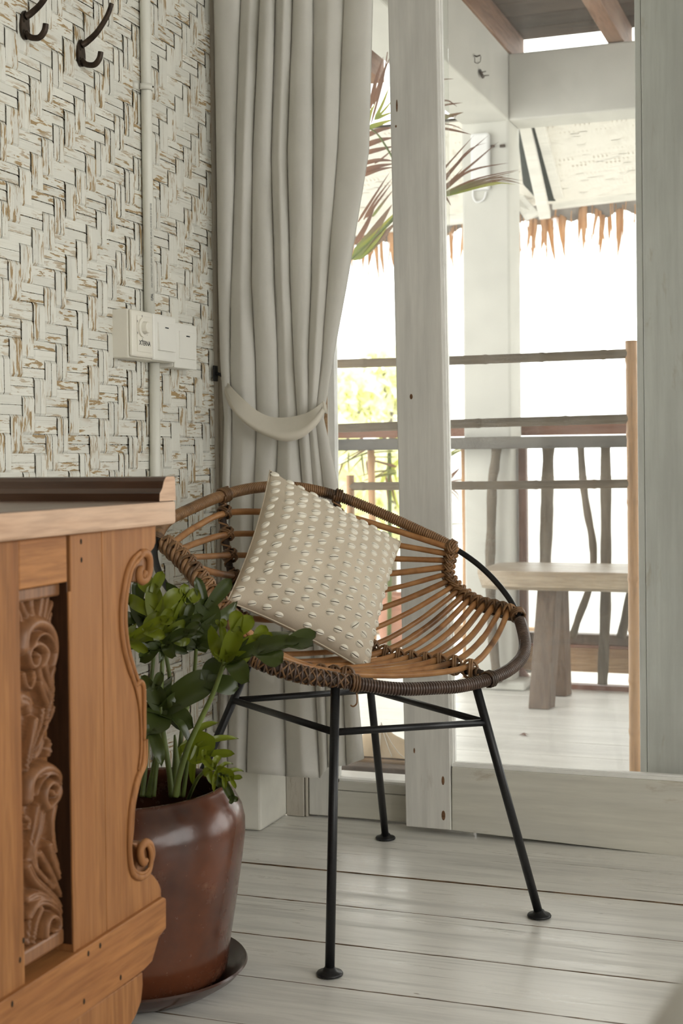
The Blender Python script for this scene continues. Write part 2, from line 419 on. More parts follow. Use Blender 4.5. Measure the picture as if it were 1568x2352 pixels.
def frond_mat(name, c1, c2, trans=0.25):
    m, nt, b = mk(name, 0.5, 0.3)
    tc = nd(nt, 'ShaderNodeTexCoord'); sx = nd(nt, 'ShaderNodeSeparateXYZ'); L(nt, tc.outputs['UV'], sx.inputs[0])
    n = noise(nt, coords(nt, 'UV', (2, 6, 1), True), 2.0, 3)
    ad = nd(nt, 'ShaderNodeMath', operation='ADD'); L(nt, sx.outputs[0], ad.inputs[0])
    sb = nd(nt, 'ShaderNodeMath', operation='MULTIPLY_ADD'); L(nt, n, sb.inputs[0]); sb.inputs[1].default_value = 0.5; sb.inputs[2].default_value = -0.25
    L(nt, sb.outputs[0], ad.inputs[1]); c = ramp(nt, ad.outputs[0], [(0.15, c1), (0.6, c2)])
    L(nt, c, b.inputs['Base Color']); tl = nd(nt, 'ShaderNodeBsdfTranslucent'); L(nt, c, tl.inputs[0])
    mx = nd(nt, 'ShaderNodeMixShader'); mx.inputs[0].default_value = trans; out = nt.nodes['Material Output']
    L(nt, b.outputs[0], mx.inputs[1]); L(nt, tl.outputs[0], mx.inputs[2]); L(nt, mx.outputs[0], out.inputs[0]); return m
M_FRBROWN = frond_mat('brown_leaflet', (0.20, 0.10, 0.06), (0.15, 0.075, 0.05))
M_FRGREEN = frond_mat('green_leaflet', (0.22, 0.26, 0.05), (0.30, 0.30, 0.05))
M_FRMIX = frond_mat('green_to_brown_leaflet', (0.20, 0.22, 0.07), (0.18, 0.11, 0.07))
M_FRLEAF = frond_mat('yellow_leaf_blade', (0.50, 0.50, 0.10), (0.42, 0.46, 0.08), 0.45)

def rattan_mat(name, c1, c2, dark, damt, rough=0.42, sc=1.0):
    m, nt, b = mk(name, rough, 0.4)
    v = coords(nt, rnd=True); n = noise(nt, v, 30 * sc, 4, 0.6); n2 = noise(nt, v, 9 * sc, 3, 0.6); n3 = noise(nt, v, 160, 2)
    c = ramp(nt, n, [(0.3, c2), (0.65, c1)]); c = rndval(nt, c, 0.85, 1.12)
    c = mixc(nt, ramp(nt, n2, [(0.60 - damt, 0.0), (0.70 - damt, 0.9)]), c, dark)
    L(nt, c, b.inputs['Base Color']); bump(nt, b, n3, 0.2, 0.0006); return m
M_RATTAN = rattan_mat('golden_rattan_cane', (0.42, 0.21, 0.08), (0.28, 0.12, 0.042), (0.12, 0.055, 0.022), 0.0, 0.36)
M_WRAPL = rattan_mat('tan_rattan_wrap', (0.30, 0.165, 0.075), (0.19, 0.095, 0.04), (0.035, 0.022, 0.014), 0.03)
M_WRAPD = rattan_mat('dark_rattan_wrap', (0.10, 0.06, 0.042), (0.055, 0.033, 0.024), (0.16, 0.10, 0.07), 0.02, 0.3)
M_BIND = rattan_mat('brown_rattan_binding', (0.20, 0.105, 0.045), (0.11, 0.055, 0.025), (0.03, 0.019, 0.012), 0.08)
M_CORE = plain('dark_rattan_core', (0.04, 0.024, 0.015), 0.6, 0.3, var=0.4)

def glaze_mat():
    m, nt, b = mk('brown_pot_glaze', 0.26, 0.5)
    v = coords(nt); big = noise(nt, v, 5, 4, 0.6); fine = noise(nt, v, 120, 3, 0.7); mid = noise(nt, v, 22, 5, 0.65)
    c = ramp(nt, big, [(0.35, (0.034, 0.013, 0.009)), (0.65, (0.135, 0.042, 0.018))])
    c = mixc(nt, ramp(nt, mid, [(0.66, 0.0), (0.74, 0.7)]), c, (0.24, 0.13, 0.075))
    c = mixc(nt, ramp(nt, fine, [(0.70, 0.0), (0.76, 0.8)]), c, (0.30, 0.17, 0.10))
    L(nt, c, b.inputs['Base Color']); L(nt, ramp(nt, mid, [(0.3, 0.13), (0.8, 0.36)]), b.inputs['Roughness'])
    bump(nt, b, mid, 0.25, 0.002); return m
M_POT = glaze_mat()
M_SAUCER = plain('dark_brown_glaze', (0.045, 0.017, 0.011), 0.22, 0.5, var=0.3, vs=14)

# =================================================================== THE SETTING
WX = -1.32        # left wall
# floor planks: 19 cm boards running along X
floor = tag(obj('floor', box(WX - .1, 2.7, -2.4, 3.03, -0.09, -0.028), M_DARK, smooth=False), 'white painted plank floor of the room under the chair', kind='structure')
edges = [3.0 - .19 * i for i in range(0, 29)]
edges[0:6] = [3.03, 2.80, 2.612, 2.416, 2.221, 2.037]
rr = random.Random(3)
for i in range(len(edges) - 1):
    y1, y0 = edges[i], edges[i + 1]
    if y0 < -2.3: break
    dz = rr.uniform(-.0012, .0012)
    n = 160; v = []; f = []
    xs = np.linspace(WX - .02, 2.65, n); ph = rr.uniform(0, 50)
    for x in xs:
        # paint has filled the joints here and there
        w = [max(.00005, .0008 * sin(x * 5.1 + ph + q * 2) + .0007 * sin(x * 13.7 + q + ph) + rr.uniform(-.0010, .0014)) for q in (0, 3)]
        for y, z in ((y0 + w[0], -.028), (y0 + w[0], -.002), (y0 + w[0] + .0014, dz), (y1 - w[1] - .0014, dz), (y1 - w[1], -.002), (y1 - w[1], -.028)):
            v.append((x, y, min(z, 0.0008)))
    for a in range(n - 1):
        for k in range(5): f.append((a * 6 + k, a * 6 + k + 1, (a + 1) * 6 + k + 1, (a + 1) * 6 + k))
    obj('floor_plank', (v, f), [M_PLANK, M_EDGE], floor, smooth=False, mi=[0 if k % 5 == 2 else 1 for k in range(len(f))])

ceiling = tag(obj('ceiling', box(WX - .1, 2.7, -2.4, 3.05, 2.6, 2.66), M_CEIL, smooth=False), 'plain beige ceiling over the room', kind='structure')

# left wall: painted bamboo matting, each strip woven over two and under two
wl = tag(obj('wall_left', box(WX - .09, WX - .008, -2.4, 3.05, -.05, 2.62), M_BACKING, smooth=False), 'left wall clad in whitewashed woven bamboo matting', kind='structure')
PYW, PZW, HW = 0.0365, 0.032, 0.0024
Y0W, Y1W, Z0W, Z1W = 1.25, 2.845, 0.0, 2.40
NI, NJ = int((Y1W - Y0W) / PYW), int((Z1W - Z0W) / PZW)
over = lambda i, j: (i - j) % 4 < 2          # the level ribbon passes over here
rw = random.Random(11)
def strip(axis, idx, half):
    n = NJ if axis == 'v' else NI
    pitch = PZW if axis == 'v' else PYW
    cross = (Y0W + (idx + .5) * PYW + (half - .5) * PYW * .5) if axis == 'v' else (Z0W + (idx + .5) * PZW + (half - .5) * PZW * .5)
    wdt = (PYW if axis == 'v' else PZW) * .5 * rw.uniform(.445, .505)
    start = Z0W if axis == 'v' else Y0W
    v, uv, f = [], [], []
    tilt = rw.uniform(-.0007, .0007); jit = rw.uniform(-.0009, .0009); slope = rw.uniform(-.0015, .0015)
    for k in range(n):
        if axis == 'v': h = -HW if over(idx, k) else HW
        else: h = HW if over(k, idx) else -HW
        for q in (.14, .86):
            s = (k + q) * pitch; c = cross + jit + slope * (s / (n * pitch) - .5)
            for sg in (-1, 1):
                a, bq = c + sg * wdt, start + s
                p = (WX + h + sg * tilt, a, bq) if axis == 'v' else (WX + h + sg * tilt, bq, a)
                v.append(p); uv.append((s, sg * wdt))
    for k in range(2 * n - 1): f.append((2 * k, 2 * k + 1, 2 * k + 3, 2 * k + 2))
    return v, f, uv
for axis, N_ in (('v', NI), ('h', NJ)):
    for idx in range(N_):
        for half in (0, 1):
            v, f, uv = strip(axis, idx, half)
            obj('bamboo_strip', (v, f), M_STRIP, wl, smooth=False, uv=uv)

# corner pillar, thin trim strip beside it
tag(obj('pillar', box(-1.42, -1.233, 2.84, 3.0, 0, 2.6), M_PLASTER, smooth=False, bev=.006), 'white plastered corner pillar behind the curtain', kind='structure')
tag(obj('trim_1', cat(box(WX - .01, WX + .012, 2.822, 2.84, 0, 2.6), box(WX - .01, WX + .006, 2.806, 2.822, 0, 2.6)), M_FRAME, smooth=False, bev=.002), 'narrow wooden strip in the corner between matting and pillar', kind='structure')

# back wall: lintel and the stretch right of the doors
tag(obj('wall_back', cat(box(-1.42, 2.7, 2.925, 3.05, 2.04, 2.62), box(1.95, 2.7, 2.93, 3.05, -.1, 2.04)), M_WALLIN, smooth=False), 'pale wall above and beside the glass doors', kind='structure')
tag(obj('trim_2', slab([(668, 1500), (703, 1500), (707, 1876), (669, 1873)], 2.985, .05), M_FRAME, smooth=False, bev=.002), 'worn dark door jamb at the foot of the pillar', kind='structure')
xj0, xj1 = PY(668, 1600, 2.985)[0], PY(706, 1600, 2.985)[0]
bpy.data.objects.remove(bpy.data.objects['trim_2'])
tag(obj('trim_2', cat(box(-1.232, xj1 - .012, 2.985, 3.05, 0, 2.2), box(xj1 - .010, xj1 - .004, 2.988, 3.05, 0, 2.2)), M_FRAME, smooth=False, bev=.002), 'worn dark door jamb beside the corner pillar', kind='structure')

# front sliding leaf
d1 = thing('door_1', PZ(932, 1900, .012), 'white sliding glass door leaf with a deep bottom rail behind the chair', 'door'); d1['kind'] = 'structure'
YD = 2.93
obj('stile', slab([(883.4, -300), (995.5, -300), (1036, 1907), (932, 1898)], YD, .036), M_DOORV, d1, smooth=False, bev=.002)
obj('bottom_rail', slab([(1036.8, 1762), (1800, 1812), (1800, 1996), (1036.8, 1907.4)], YD + .001, .034), M_DOORH, d1, smooth=False, bev=.002)
obj('glazing_bead', slab([(996, -300), (1002.5, -300), (1041, 1752), (1035.5, 1757)], YD + .008, .02), M_BEAD, d1, smooth=False, bev=.001)
obj('glazing_bead', slab([(1003.5, -300), (1007.5, -300), (1045, 1750), (1042, 1752)], YD + .014, .012), M_BEAD, d1, smooth=False)
obj('glazing_bead', slab([(1036, 1754), (1800, 1801), (1800, 1811), (1036, 1761)], YD + .006, .022), M_BEAD, d1, smooth=False, bev=.001)
obj('glazing_bead', slab([(1043, 1750), (1800, 1796), (1800, 1800), (1041, 1753)], YD + .013, .014), M_BEAD, d1, smooth=False)
obj('stile', slab([(1800, -300), (1900, -300), (1915, 2010), (1800, 1996)], YD, .036), M_DOORV, d1, smooth=False, bev=.002)
obj('glass_pane', slab([(1005, -300), (1801, -300), (1801, 1799), (1043, 1752)], YD + .020, .004), M_GLASS, d1, smooth=False)

M_KNOT = plain('rusty_nail_stain', (0.16, 0.085, 0.045), 0.8, 0.1, var=0.4, vs=200)
for u, w_, a_, b2 in ((944, 911, .0035, .006), (1017, 1793, .0035, .010), (1018, 1873, .0045, .011), (911, 243, .002, .014), (909, 290, .002, .003), (951, 1724, .002, .006)):
    p = PY(u, w_, YD); obj('nail_mark', ball(p, (a_, .0006, b2), 8, 5), M_KNOT, d1, smooth=False)
# narrow fixed leaf left of it, half behind the curtain
d2 = thing('door_2', PY(707, 1876, 2.99), 'narrow fixed glass leaf between the curtain and the sliding door', 'door'); d2['kind'] = 'structure'
xs0, xs1 = PY(709, 1800, 2.992)[0], PY(762, 1790, 2.992)[0]
obj('stile', box(xs0, xs1, 2.992, 3.025, .005, 2.2), M_DOORV, d2, smooth=False, bev=.002)
zr = PY(800, 1795, 2.992)[2]
obj('bottom_rail', box(xs1, -.80, 2.992, 3.025, .005, zr - .022), M_DOORH, d2, smooth=False, bev=.002)
obj('bottom_rail', box(xs1, -.80, 2.989, 3.025, zr - .0205, zr), M_DOORH, d2, smooth=False, bev=.002)
obj('sill', prism([A3(xs1, 2.996, zr), A3(-.80, 2.996, zr), A3(-.80, 3.06, zr + .004), A3(xs1, 3.06, zr + .004)], (0, 0, .005)), M_BEAD, d2, smooth=False)
obj('glazing_bead', box(xs1, xs1 + .013, 2.998, 3.022, zr, 2.2), M_BEAD, d2, smooth=False, bev=.001)
obj('glazing_bead', box(xs1 - .0125, xs1 - .001, 2.9885, 2.9915, .35, 2.2), M_TANBD, d2, smooth=False, bev=.001)
obj('glass_pane', box(xs1 + .004, -.84, 3.008, 3.012, zr, 2.2), M_GLASS, d2, smooth=False)
ring = [PY(771 + 5 * cos(a), 1777 + 11 * sin(a), 2.986) for a in np.linspace(0, 2 * pi, 20)[:-1]]
obj('pull_ring', tube(ring, .0008, 6, True), M_HOOK, d2)
obj('latch_plate', slab([(762, 1790), (776, 1791), (776, 1797), (762, 1796)], 2.983, .008), M_HOOK, d2, smooth=False)

# outer leaf seen through the glass at the right
d3 = thing('door_3', PY(1471, 1930, 3.0), 'grey white upright door timber with drips, seen through the glass at the far right', 'door'); d3['kind'] = 'structure'
obj('stile', slab([(1468, -300), (1660, -300), (1672, 1975), (1488.5, 1950)], 3.0, .036), M_GREYV, d3, smooth=False, bev=.002)
obj('glazing_bead', slab([(1453.5, -300), (1467, -300), (1487.5, 1950), (1471.5, 1948)], 3.004, .03), M_GREYV, d3, smooth=False, bev=.0015)
obj('bottom_rail', box(-.79, 1.85, 3.0, 3.036, .001, .14), M_DOORH, d3, smooth=False, bev=.002)
# other glass to the right of the frame lets daylight in
d4 = thing('door_4', (0.9, 3.0, 0), 'further glass door leaf to the right of the frame', 'door'); d4['kind'] = 'structure'
obj('stile', box(1.87, 1.95, 3.0, 3.036, 0, 2.2), M_DOORV, d4, smooth=False)
obj('bottom_rail', box(.35, 1.87, 3.0, 3.036, 0, .2), M_DOORH, d4, smooth=False)

# rest of the room shell, outside the frame
tag(obj('wall_right', cat(box(2.6, 2.7, -2.4, 3.05, -.1, .5), box(2.6, 2.7, -2.4, 3.05, 2.4, 2.62), box(2.6, 2.7, 1.9, 3.05, .5, 2.4), box(2.6, 2.7, -2.4, -2.1, .5, 2.4)), M_WALLIN, smooth=False), 'right wall with a wide window opening', kind='structure')
tag(obj('wall_front', box(-1.42, 2.7, -2.5, -2.38, -.1, 2.62), M_WALLIN, smooth=False), 'plain wall behind the camera', kind='structure')

# ------------------------------------------------------------------ terrace
deck = tag(obj('floor_terrace', cat(box(-9.0, 8.0, 3.06, 4.97, -.12, -.03), box(-9.0, -1.33, 4.97, 6.25, -.12, -.03)), M_DARK, smooth=False), 'bleached white plank deck of the terrace beyond the glass', kind='structure')
ys = [3.07 + .185 * i for i in range(18)]
for y0, y1 in zip(ys[:-1], ys[1:]):
    if y0 > 6.2: break
    xr = 7.95 if y1 < 5.0 else -1.33
    dz = rr.uniform(-.001, .001)
    obj('deck_plank', box(-8.95, xr, y0 + .003, y1 - .002, -.028, dz), M_DECK, deck, smooth=False, bev=.0015)
tag(obj('ground', box(-60, 60, 5.5, 140, -1.3, -1.25), M_SAND, smooth=False), 'pale ground far below the terrace', kind='structure')
tag(obj('sill_step', box(-1.25, 1.9, 3.03, 3.07, -.05, .0), M_DECK, smooth=False), 'white threshold between room and terrace', kind='structure')

xc0, xc1 = PY(1064, 900, 4.85)[0], PY(1172, 900, 4.85)[0]
col = tag(obj('column', box(xc0, xc1, 4.85, 5.02, 0, 2.0), M_COLUMN, smooth=False, bev=.008), 'square white column of the terrace beneath the beams', kind='structure')
obj('column_foot', box(xc0 - .03, xc1 + .05, 4.82, 5.05, 0, .03), M_COLUMN, col, smooth=False, bev=.008)
zb = 1.985
tag(obj('beam_across', box(xc1, 8, 4.85, 5.0, zb, 2.215), M_COLUMN, smooth=False, bev=.006), 'white beam running across the terrace above the bench', kind='structure')  # unseen right end stretched along with the roof to cut light on the column
tag(obj('beam_along', box(xc0, xc1, 3.06, 5.02, zb, 2.235), M_COLUMN, smooth=False, bev=.006), 'white beam running from the house to the column', kind='structure')
# two bent nails and a staple left in the beam
nail = obj('bent_nail', cat(tube([PX(1090, 128, xc1 + .001), PX(1094, 130, xc1 + .012), PX(1102, 127, xc1 + .02)], .0025, 6), tube([PX(1090, 131, xc1 + .002), PX(1090, 143, xc1 + .003), PX(1097, 146, xc1 + .003), PX(1103, 141, xc1 + .003), PX(1104, 129, xc1 + .002)], .001, 6)), M_HOOK)
tag(nail, 'small bent nail with a loop, upper of two on the terrace beam', 'nail')
nail = obj('bent_nail', cat(tube([PX(1101, 162, xc1 + .002), PX(1105, 170, xc1 + .01), PX(1109, 177, xc1 + .012)], .006, 6), tube([PX(1104, 166, xc1 + .01), PX(1115, 164, xc1 + .02)], .002, 6), tube([PX(1108, 174, xc1 + .01), PX(1122, 173, xc1 + .02)], .002, 6)), M_HOOK)
tag(nail, 'rusty double nail stub, lower of two on the terrace beam', 'nail')

roof = tag(obj('ceiling_terrace', box(-9, 8, 3.05, 5.08, 2.345, 2.36), M_ROOFBD, smooth=False), 'dark brown boarded roof over the terrace', kind='structure')  # unseen ends stretched far out of view so the roof shades the column
for i in range(14):
    y0 = 3.06 + .144 * i
    obj('roof_board', box(-8.9, 7.9, y0 + .002, y0 + .141, 2.322, 2.344), M_ROOFBD, roof, smooth=False, bev=.002)
X0 = PY(1400, 95, 4.85)[0]
X1 = PY(1150, 125, 4.85)[0]
for xr in (X1 - .02, X0 - .01, X0 + .62, X0 + 1.25, X1 - .55):
    obj('rafter', box(xr, xr + .055, 3.06, 5.06, 2.218, 2.321), M_RAFTER, roof, smooth=False, bev=.003)

# eave beyond the beam: woven soffit, white trims, corrugated sheet, thatch fringe
eave = thing('roof_eave', (-1.1, 5.8, 1.95), 'low white eave with woven soffit and thatch fringe beyond the column', 'roof'); eave['kind'] = 'structure'
def soff(x, t):      # x along, t 0 near .. 1 far
    return A3(x, 5.1 + 1.1 * t, 2.06 + (1.936 + .045 * (x + 1.1) - 2.06) * t)
base = [soff(-3.6, 0), soff(1.2, 0), soff(1.2, 1), soff(-3.6, 1)]
obj('soffit_board', grid(lambda u_, w_: soff(-3.6 + 4.8 * u_, w_) + A3(0, 0, .012), 12, 6), plain('brown_soffit_board', (0.10, 0.08, 0.06), .9, .1), eave, smooth=False)
v = []; f = []; uv = []
PS = 0.034; xs_s = np.arange(-3.5, .9, PS); nt_ = 34
def addquad(a, b, c, d, u0, u1, w):
    o = len(v); v.extend([tuple(a), tuple(b), tuple(c), tuple(d)]); uv.extend([(u0, -w), (u1, -w), (u1, w), (u0, w)]); f.append((o, o + 1, o + 2, o + 3))
rs = random.Random(5)
for i, x in enumerate(xs_s):
    for j in range(nt_):
        if -1.53 < x < -1.21 and False: continue
        lev = (i + j) % 4 < 2
        hx = .0025 if lev else -.0025
        for hf in (0, 1):
            g0 = rs.uniform(-.02, .02) if rs.random() < .88 else rs.uniform(.06, .2)
            t0, t1 = (j + g0 + hf * .5) / nt_, (j + .48 + hf * .5) / nt_
            off = A3(0, 0, -hx)
            addquad(soff(x, t0) + off, soff(x + PS, t0) + off, soff(x + PS, t1) + off, soff(x, t1) + off, x, x + PS, .006 + rs.uniform(0, .001))
            xa, xb = x + PS * (.0 + hf * .5), x + PS * (.49 + hf * .5)
            addquad(soff(xa, j / nt_) - off, soff(xa, (j + 1) / nt_) - off, soff(xb, (j + 1) / nt_) - off, soff(xb, j / nt_) - off, j * .03, j * .03 + .03, .006)
so = obj('woven_soffit', (v, f), M_SOFFIT, eave, smooth=False, uv=uv); so['kind'] = 'stuff'
def board(p, q, w, th, name, mat, yy0, yy1):
    """board whose seen face runs between two sight-line points, w pixels wide to the right"""
    a, b = PY(p[0], p[1], yy0), PY(q[0], q[1], yy1); c, d = PY(q[0] + w, q[1] - w * .12, yy1), PY(p[0] + w, p[1] - w * .12, yy0)
    return obj(name, prism([a, b, c, d], (0, .0, th)), mat, eave, smooth=False, bev=.002)
M_GAP = plain('dark_eave_gap', (0.035, 0.045, 0.04), .9, .1)
obj('eave_gap', prism([PY(1186, 285, 5.14), PY(1240, 285, 5.14), PY(1275, 462, 6.14), PY(1205, 462, 6.14)], (0, 0, .01)), M_GAP, eave, smooth=False)
board((1192, 296), (1238, 505), 26, .03, 'eave_rafter', M_WHTRIM, 5.12, 6.13)
board((1226, 290), (1272, 458), 22, .03, 'eave_rafter', M_WHTRIM, 5.12, 6.11)
board((1188, 350), (1240, 342), 16, .02, 'eave_batten', M_TANBD, 5.5, 5.5)
obj('eave_brace', prism([PY(1186, 430, 6.0), PY(1240, 492, 6.12), PY(1205, 505, 6.12), PY(1184, 470, 6.0)], (0, .03, 0)), M_WHTRIM, eave, smooth=False, bev=.002)
tr0, tr1 = soff(-1.26, 1), soff(1.0, 1)
obj('fascia_board', prism([tr0 + A3(0, -.012, -.028), tr1 + A3(0, -.012, -.028), tr1 + A3(0, -.012, .008), tr0 + A3(0, -.012, .008)], (0, .02, 0)), M_WHTRIM, eave, smooth=False, bev=.002)
tr0, tr1 = soff(-3.5, 1), soff(-1.42, 1)
obj('fascia_board', prism([tr0 + A3(0, -.012, -.045), tr1 + A3(0, -.012, -.045), tr1 + A3(0, -.012, .008), tr0 + A3(0, -.012, .008)], (0, .02, 0)), M_WHTRIM, eave, smooth=False, bev=.002)
def sheetpt(u_, w_):
    x = -3.6 + 4.8 * u_; e = soff(x, 1)
    wv = .014 * sin(2 * pi * x / .145)
    return A3(x, 6.225 + .10 * w_, e[2] + .02 - .075 * w_ + wv)
obj('corrugated_sheet', grid(sheetpt, 400, 3), M_SHEET, eave)
rt = random.Random(21)
xq = -2.75; cnt = 0
while xq < .35 and cnt < 300:
    e = soff(xq, 1); big = rt.random() < .42
    ln = rt.uniform(.13, .24) if big else rt.uniform(.08, .30); wd = rt.uniform(.016, .036) if big else rt.uniform(.004, .010)
    y = 6.29 + rt.uniform(-.02, .04); top = e[2] - .03; lean = rt.uniform(-.03, .035); tail = rt.uniform(.03, .12)
    ts = [0, .2, .4, .6, .75, .88, 1.0]; ks = (1, 1, .92, .8, .55, .30, .13) if big else (1, .9, .8, .7, .5, .35, .2)
    P = [(xq + lean * t * t + rt.uniform(-.002, .002), y, top + .04 - (ln + .04) * t) for t in ts] + [(xq + lean * 1.25 + rt.uniform(-.008, .008), y, top - ln - tail)]
    rad = [wd * .5 * k * rt.uniform(.85, 1.15) for k in ks] + [.0006]
    vv, ff = tube(P, rad, 5)
    vv = [(a, y + (b_ - y) * .25, c) for a, b_, c in vv]
    obj('thatch_strand', (vv, ff), M_THATCH, eave); cnt += 1
    xq += rt.uniform(.004, .017) if rt.random() < .86 else rt.uniform(.025, .045)

# white lamp on the column
lp = thing('wall_lamp', PY(1105, 378, 4.84), 'long white lamp housing fixed to the terrace column', 'lamp')
a, b_ = PY(1086, 440, 4.848), PY(1126, 308, 4.848)
obj('housing', box(a[0], b_[0], 4.815, 4.849, a[2], b_[2]), M_LAMPBODY, lp, smooth=False, bev=.007)
obj('cable', tube(spline([PY(1086, 436, 4.84), PY(1086, 452, 4.84), PY(1094, 464, 4.843), PY(1110, 458, 4.843), PY(1116, 440, 4.84)], 6), .0035, 6), M_LAMPBODY, lp)
obj('bracket', slab([(1126, 333), (1134, 332), (1134, 337), (1126, 338)], 4.838, .011), M_HOOK, lp, smooth=False)
obj('bracket', slab([(1147, 332), (1158, 331), (1158, 337), (1147, 338)], 4.838, .011), M_HOOK, lp, smooth=False)

# ------------------------------------------------------------------ terrace railing
YR = 4.93
def rail_box(name, v0, v1, ua, ub, y, th, mat, par):
    a, b_ = PY((ua + ub) / 2, v0, y), PY((ua + ub) / 2, v1, y); xa, xb = PY(ua, v0, y)[0], PY(ub, v0, y)[0]
    return obj(name, box(xa, xb, y, y + th, min(a[2], b_[2]), max(a[2], b_[2])), mat, par, smooth=False, bev=.003)
rl = thing('terrace_railing', (-.9, YR, 0), 'terrace railing of crooked branches under a dark handrail behind the bench', 'railing')
xr0, xr1 = xc1 + .004, 1.6
def rb(name, z0, z1, y, th, mat, x0=xr0): return obj(name, box(x0, xr1, y, y + th, z0, z1), mat, rl, smooth=False, bev=.003)
zz = lambda v, u=1300, y=YR: PY(u, v, y)[2]
rb('handrail', zz(1029, 1300, 4.76), zz(1001, 1300, 4.76), 4.76, .085, M_GREYRAIL, -3.6)
rb('upper_board', zz(998), zz(966), YR + .10, .03, M_REDWD, -3.6)
rb('kick_rail', zz(1483), zz(1459), YR + .04, .05, M_BENCHL)
rb('kick_board', zz(1547), zz(1490), YR + .05, .02, M_TANBD)
rb('kick_ledge', zz(1490), zz(1483), YR + .035, .03, M_REDWD)
rb('bottom_rail', zz(1592), zz(1570), YR - .02, .05, M_REDWD)
obj('brace', prism([PY(1152, 1486, YR + .02), PY(1163, 1486, YR + .02), PY(1218, 1560, YR + .02), PY(1160, 1565, YR + .02)], (0, .02, 0)), M_REDWD, rl, smooth=False, bev=.002)
def branch(pts, hw, y, knot=None, sd=0):
    rb_ = random.Random(sd)
    P = spline([PY(u, v_, y) for u, v_ in pts], 6); n = len(P)
    R = [hw * (1 + .07 * sin(i * .9 + sd) + rb_.uniform(-.03, .03)) for i in range(n)]
    if knot:
        for i in range(n): R[i] *= 1 + .18 * math.exp(-((i / n - knot) / .05) ** 2)
    obj('baluster', tube(P, R, 10), M_BRANCH, rl)
px = 5.0 / FPX
branch([(1141, 1024), (1136, 1070), (1130, 1110), (1128, 1200), (1125, 1300), (1127, 1370), (1132, 1470), (1142, 1568)], 11 * px, 4.80, None, 1)
branch([(1259, 1024), (1257, 1110), (1255, 1200), (1252, 1300), (1252, 1470)], 14 * px, YR + .02, .42, 2)
branch([(1333, 1024), (1339, 1110), (1349, 1180), (1360, 1240), (1362, 1300), (1350, 1360), (1328, 1420), (1314, 1465)], 8.5 * px, YR + .01, None, 3)
branch([(1390, 1024), (1391, 1150), (1391, 1290), (1390, 1400), (1386, 1500), (1383, 1572)], 12 * px, YR - .03, None, 4)
branch([(1470, 1024), (1468, 1200), (1462, 1310), (1445, 1380), (1426, 1465)], 11 * px, YR + .02, None, 5)
branch([(1600, 1024), (1604, 1200), (1590, 1320), (1596, 1475)], 11 * px, YR + .02, None, 6)
a, b_ = PY(1189, 1028, YR), PY(1210, 1470, YR)
obj('post', box(a[0], b_[0], YR, YR + .035, b_[2], a[2]), M_REDV, rl, smooth=False, bev=.003)

for u, w in ((712, .020), (853, .014), (1064, .008)):
    a = PY(u, 1200, YR - .05); obj('post', tube([(a[0], YR - .05, -.02), (a[0] + .004, YR - .05, .5), (a[0], YR - .05, zz(1028, 1300, 4.76) + .01)], w, 8), M_BAMBOO, rl)
tag(obj('trim_3', box(-4.0, -1.33, 6.2, 6.25, 0, .05), M_TANBD, smooth=False, bev=.004), 'low kerb board along the far edge of the deck', kind='structure')

# ------------------------------------------------------------------ bench
bn = thing('bench', (-.5, 4.55, 0), 'rustic wooden bench with a thick slab seat on the terrace', 'bench')
a = PY(1087, 1322, 4.40); xb0 = a[0]; zt = .452; zbm = PY(1250, 1358, 4.40)[2]
def bslab():
    n = 24; v = []; f = []; rz = random.Random(4)
    for i in range(n + 1):
        x = xb0 + (1.55) * i / n; w = .004 * sin(i * 1.3) + rz.uniform(-.002, .002); q = .75 if i == 0 else 1
        sec = [(4.40 + w + .02, zbm), (4.40 + w, zbm + .012), (4.40 + w * .7, zt - .012), (4.405 + w, zt), (4.79, zt), (4.80, zt - .01), (4.80, zbm + .01), (4.78, zbm)]
        for y, z in sec: v.append((x + (0.012 if i == 0 and z < zbm + .02 else 0), 4.6 + (y - 4.6) * q, z))
    for i in range(n):
        for k in range(8): f.append((i * 8 + k, (i + 1) * 8 + k, (i + 1) * 8 + (k + 1) % 8, i * 8 + (k + 1) % 8))
    f.append(tuple(range(8))); f.append(tuple(n * 8 + k for k in range(7, -1, -1))); return v, f
obj('seat', bslab(), M_BENCHT, bn, auto=40)
def bleg(dx):
    a, b_, c, d = PY(1212, 1629, 4.49) * A3(1, 1, 0), PY(1259, 1631, 4.49) * A3(1, 1, 0), PY(1277, 1352, 4.54), PY(1233, 1352, 4.54)
    o = A3(dx, 0, 0)
    obj('leg', prism([a + o, b_ + o, c + o, d + o], (.012, .05, 0)), M_BENCHL, bn, smooth=False, bev=.003)
    a, b_, c, d = PY(1268, 1600, 4.75) * A3(1, 1, 0), PY(1299, 1600, 4.75) * A3(1, 1, 0), PY(1291, 1352, 4.66), PY(1262, 1352, 4.66)
    obj('leg', prism([a + o, b_ + o, c + o, d + o], (.012, .05, 0)), M_BENCHL, bn, smooth=False, bev=.003)
bleg(0); bleg(1.1)

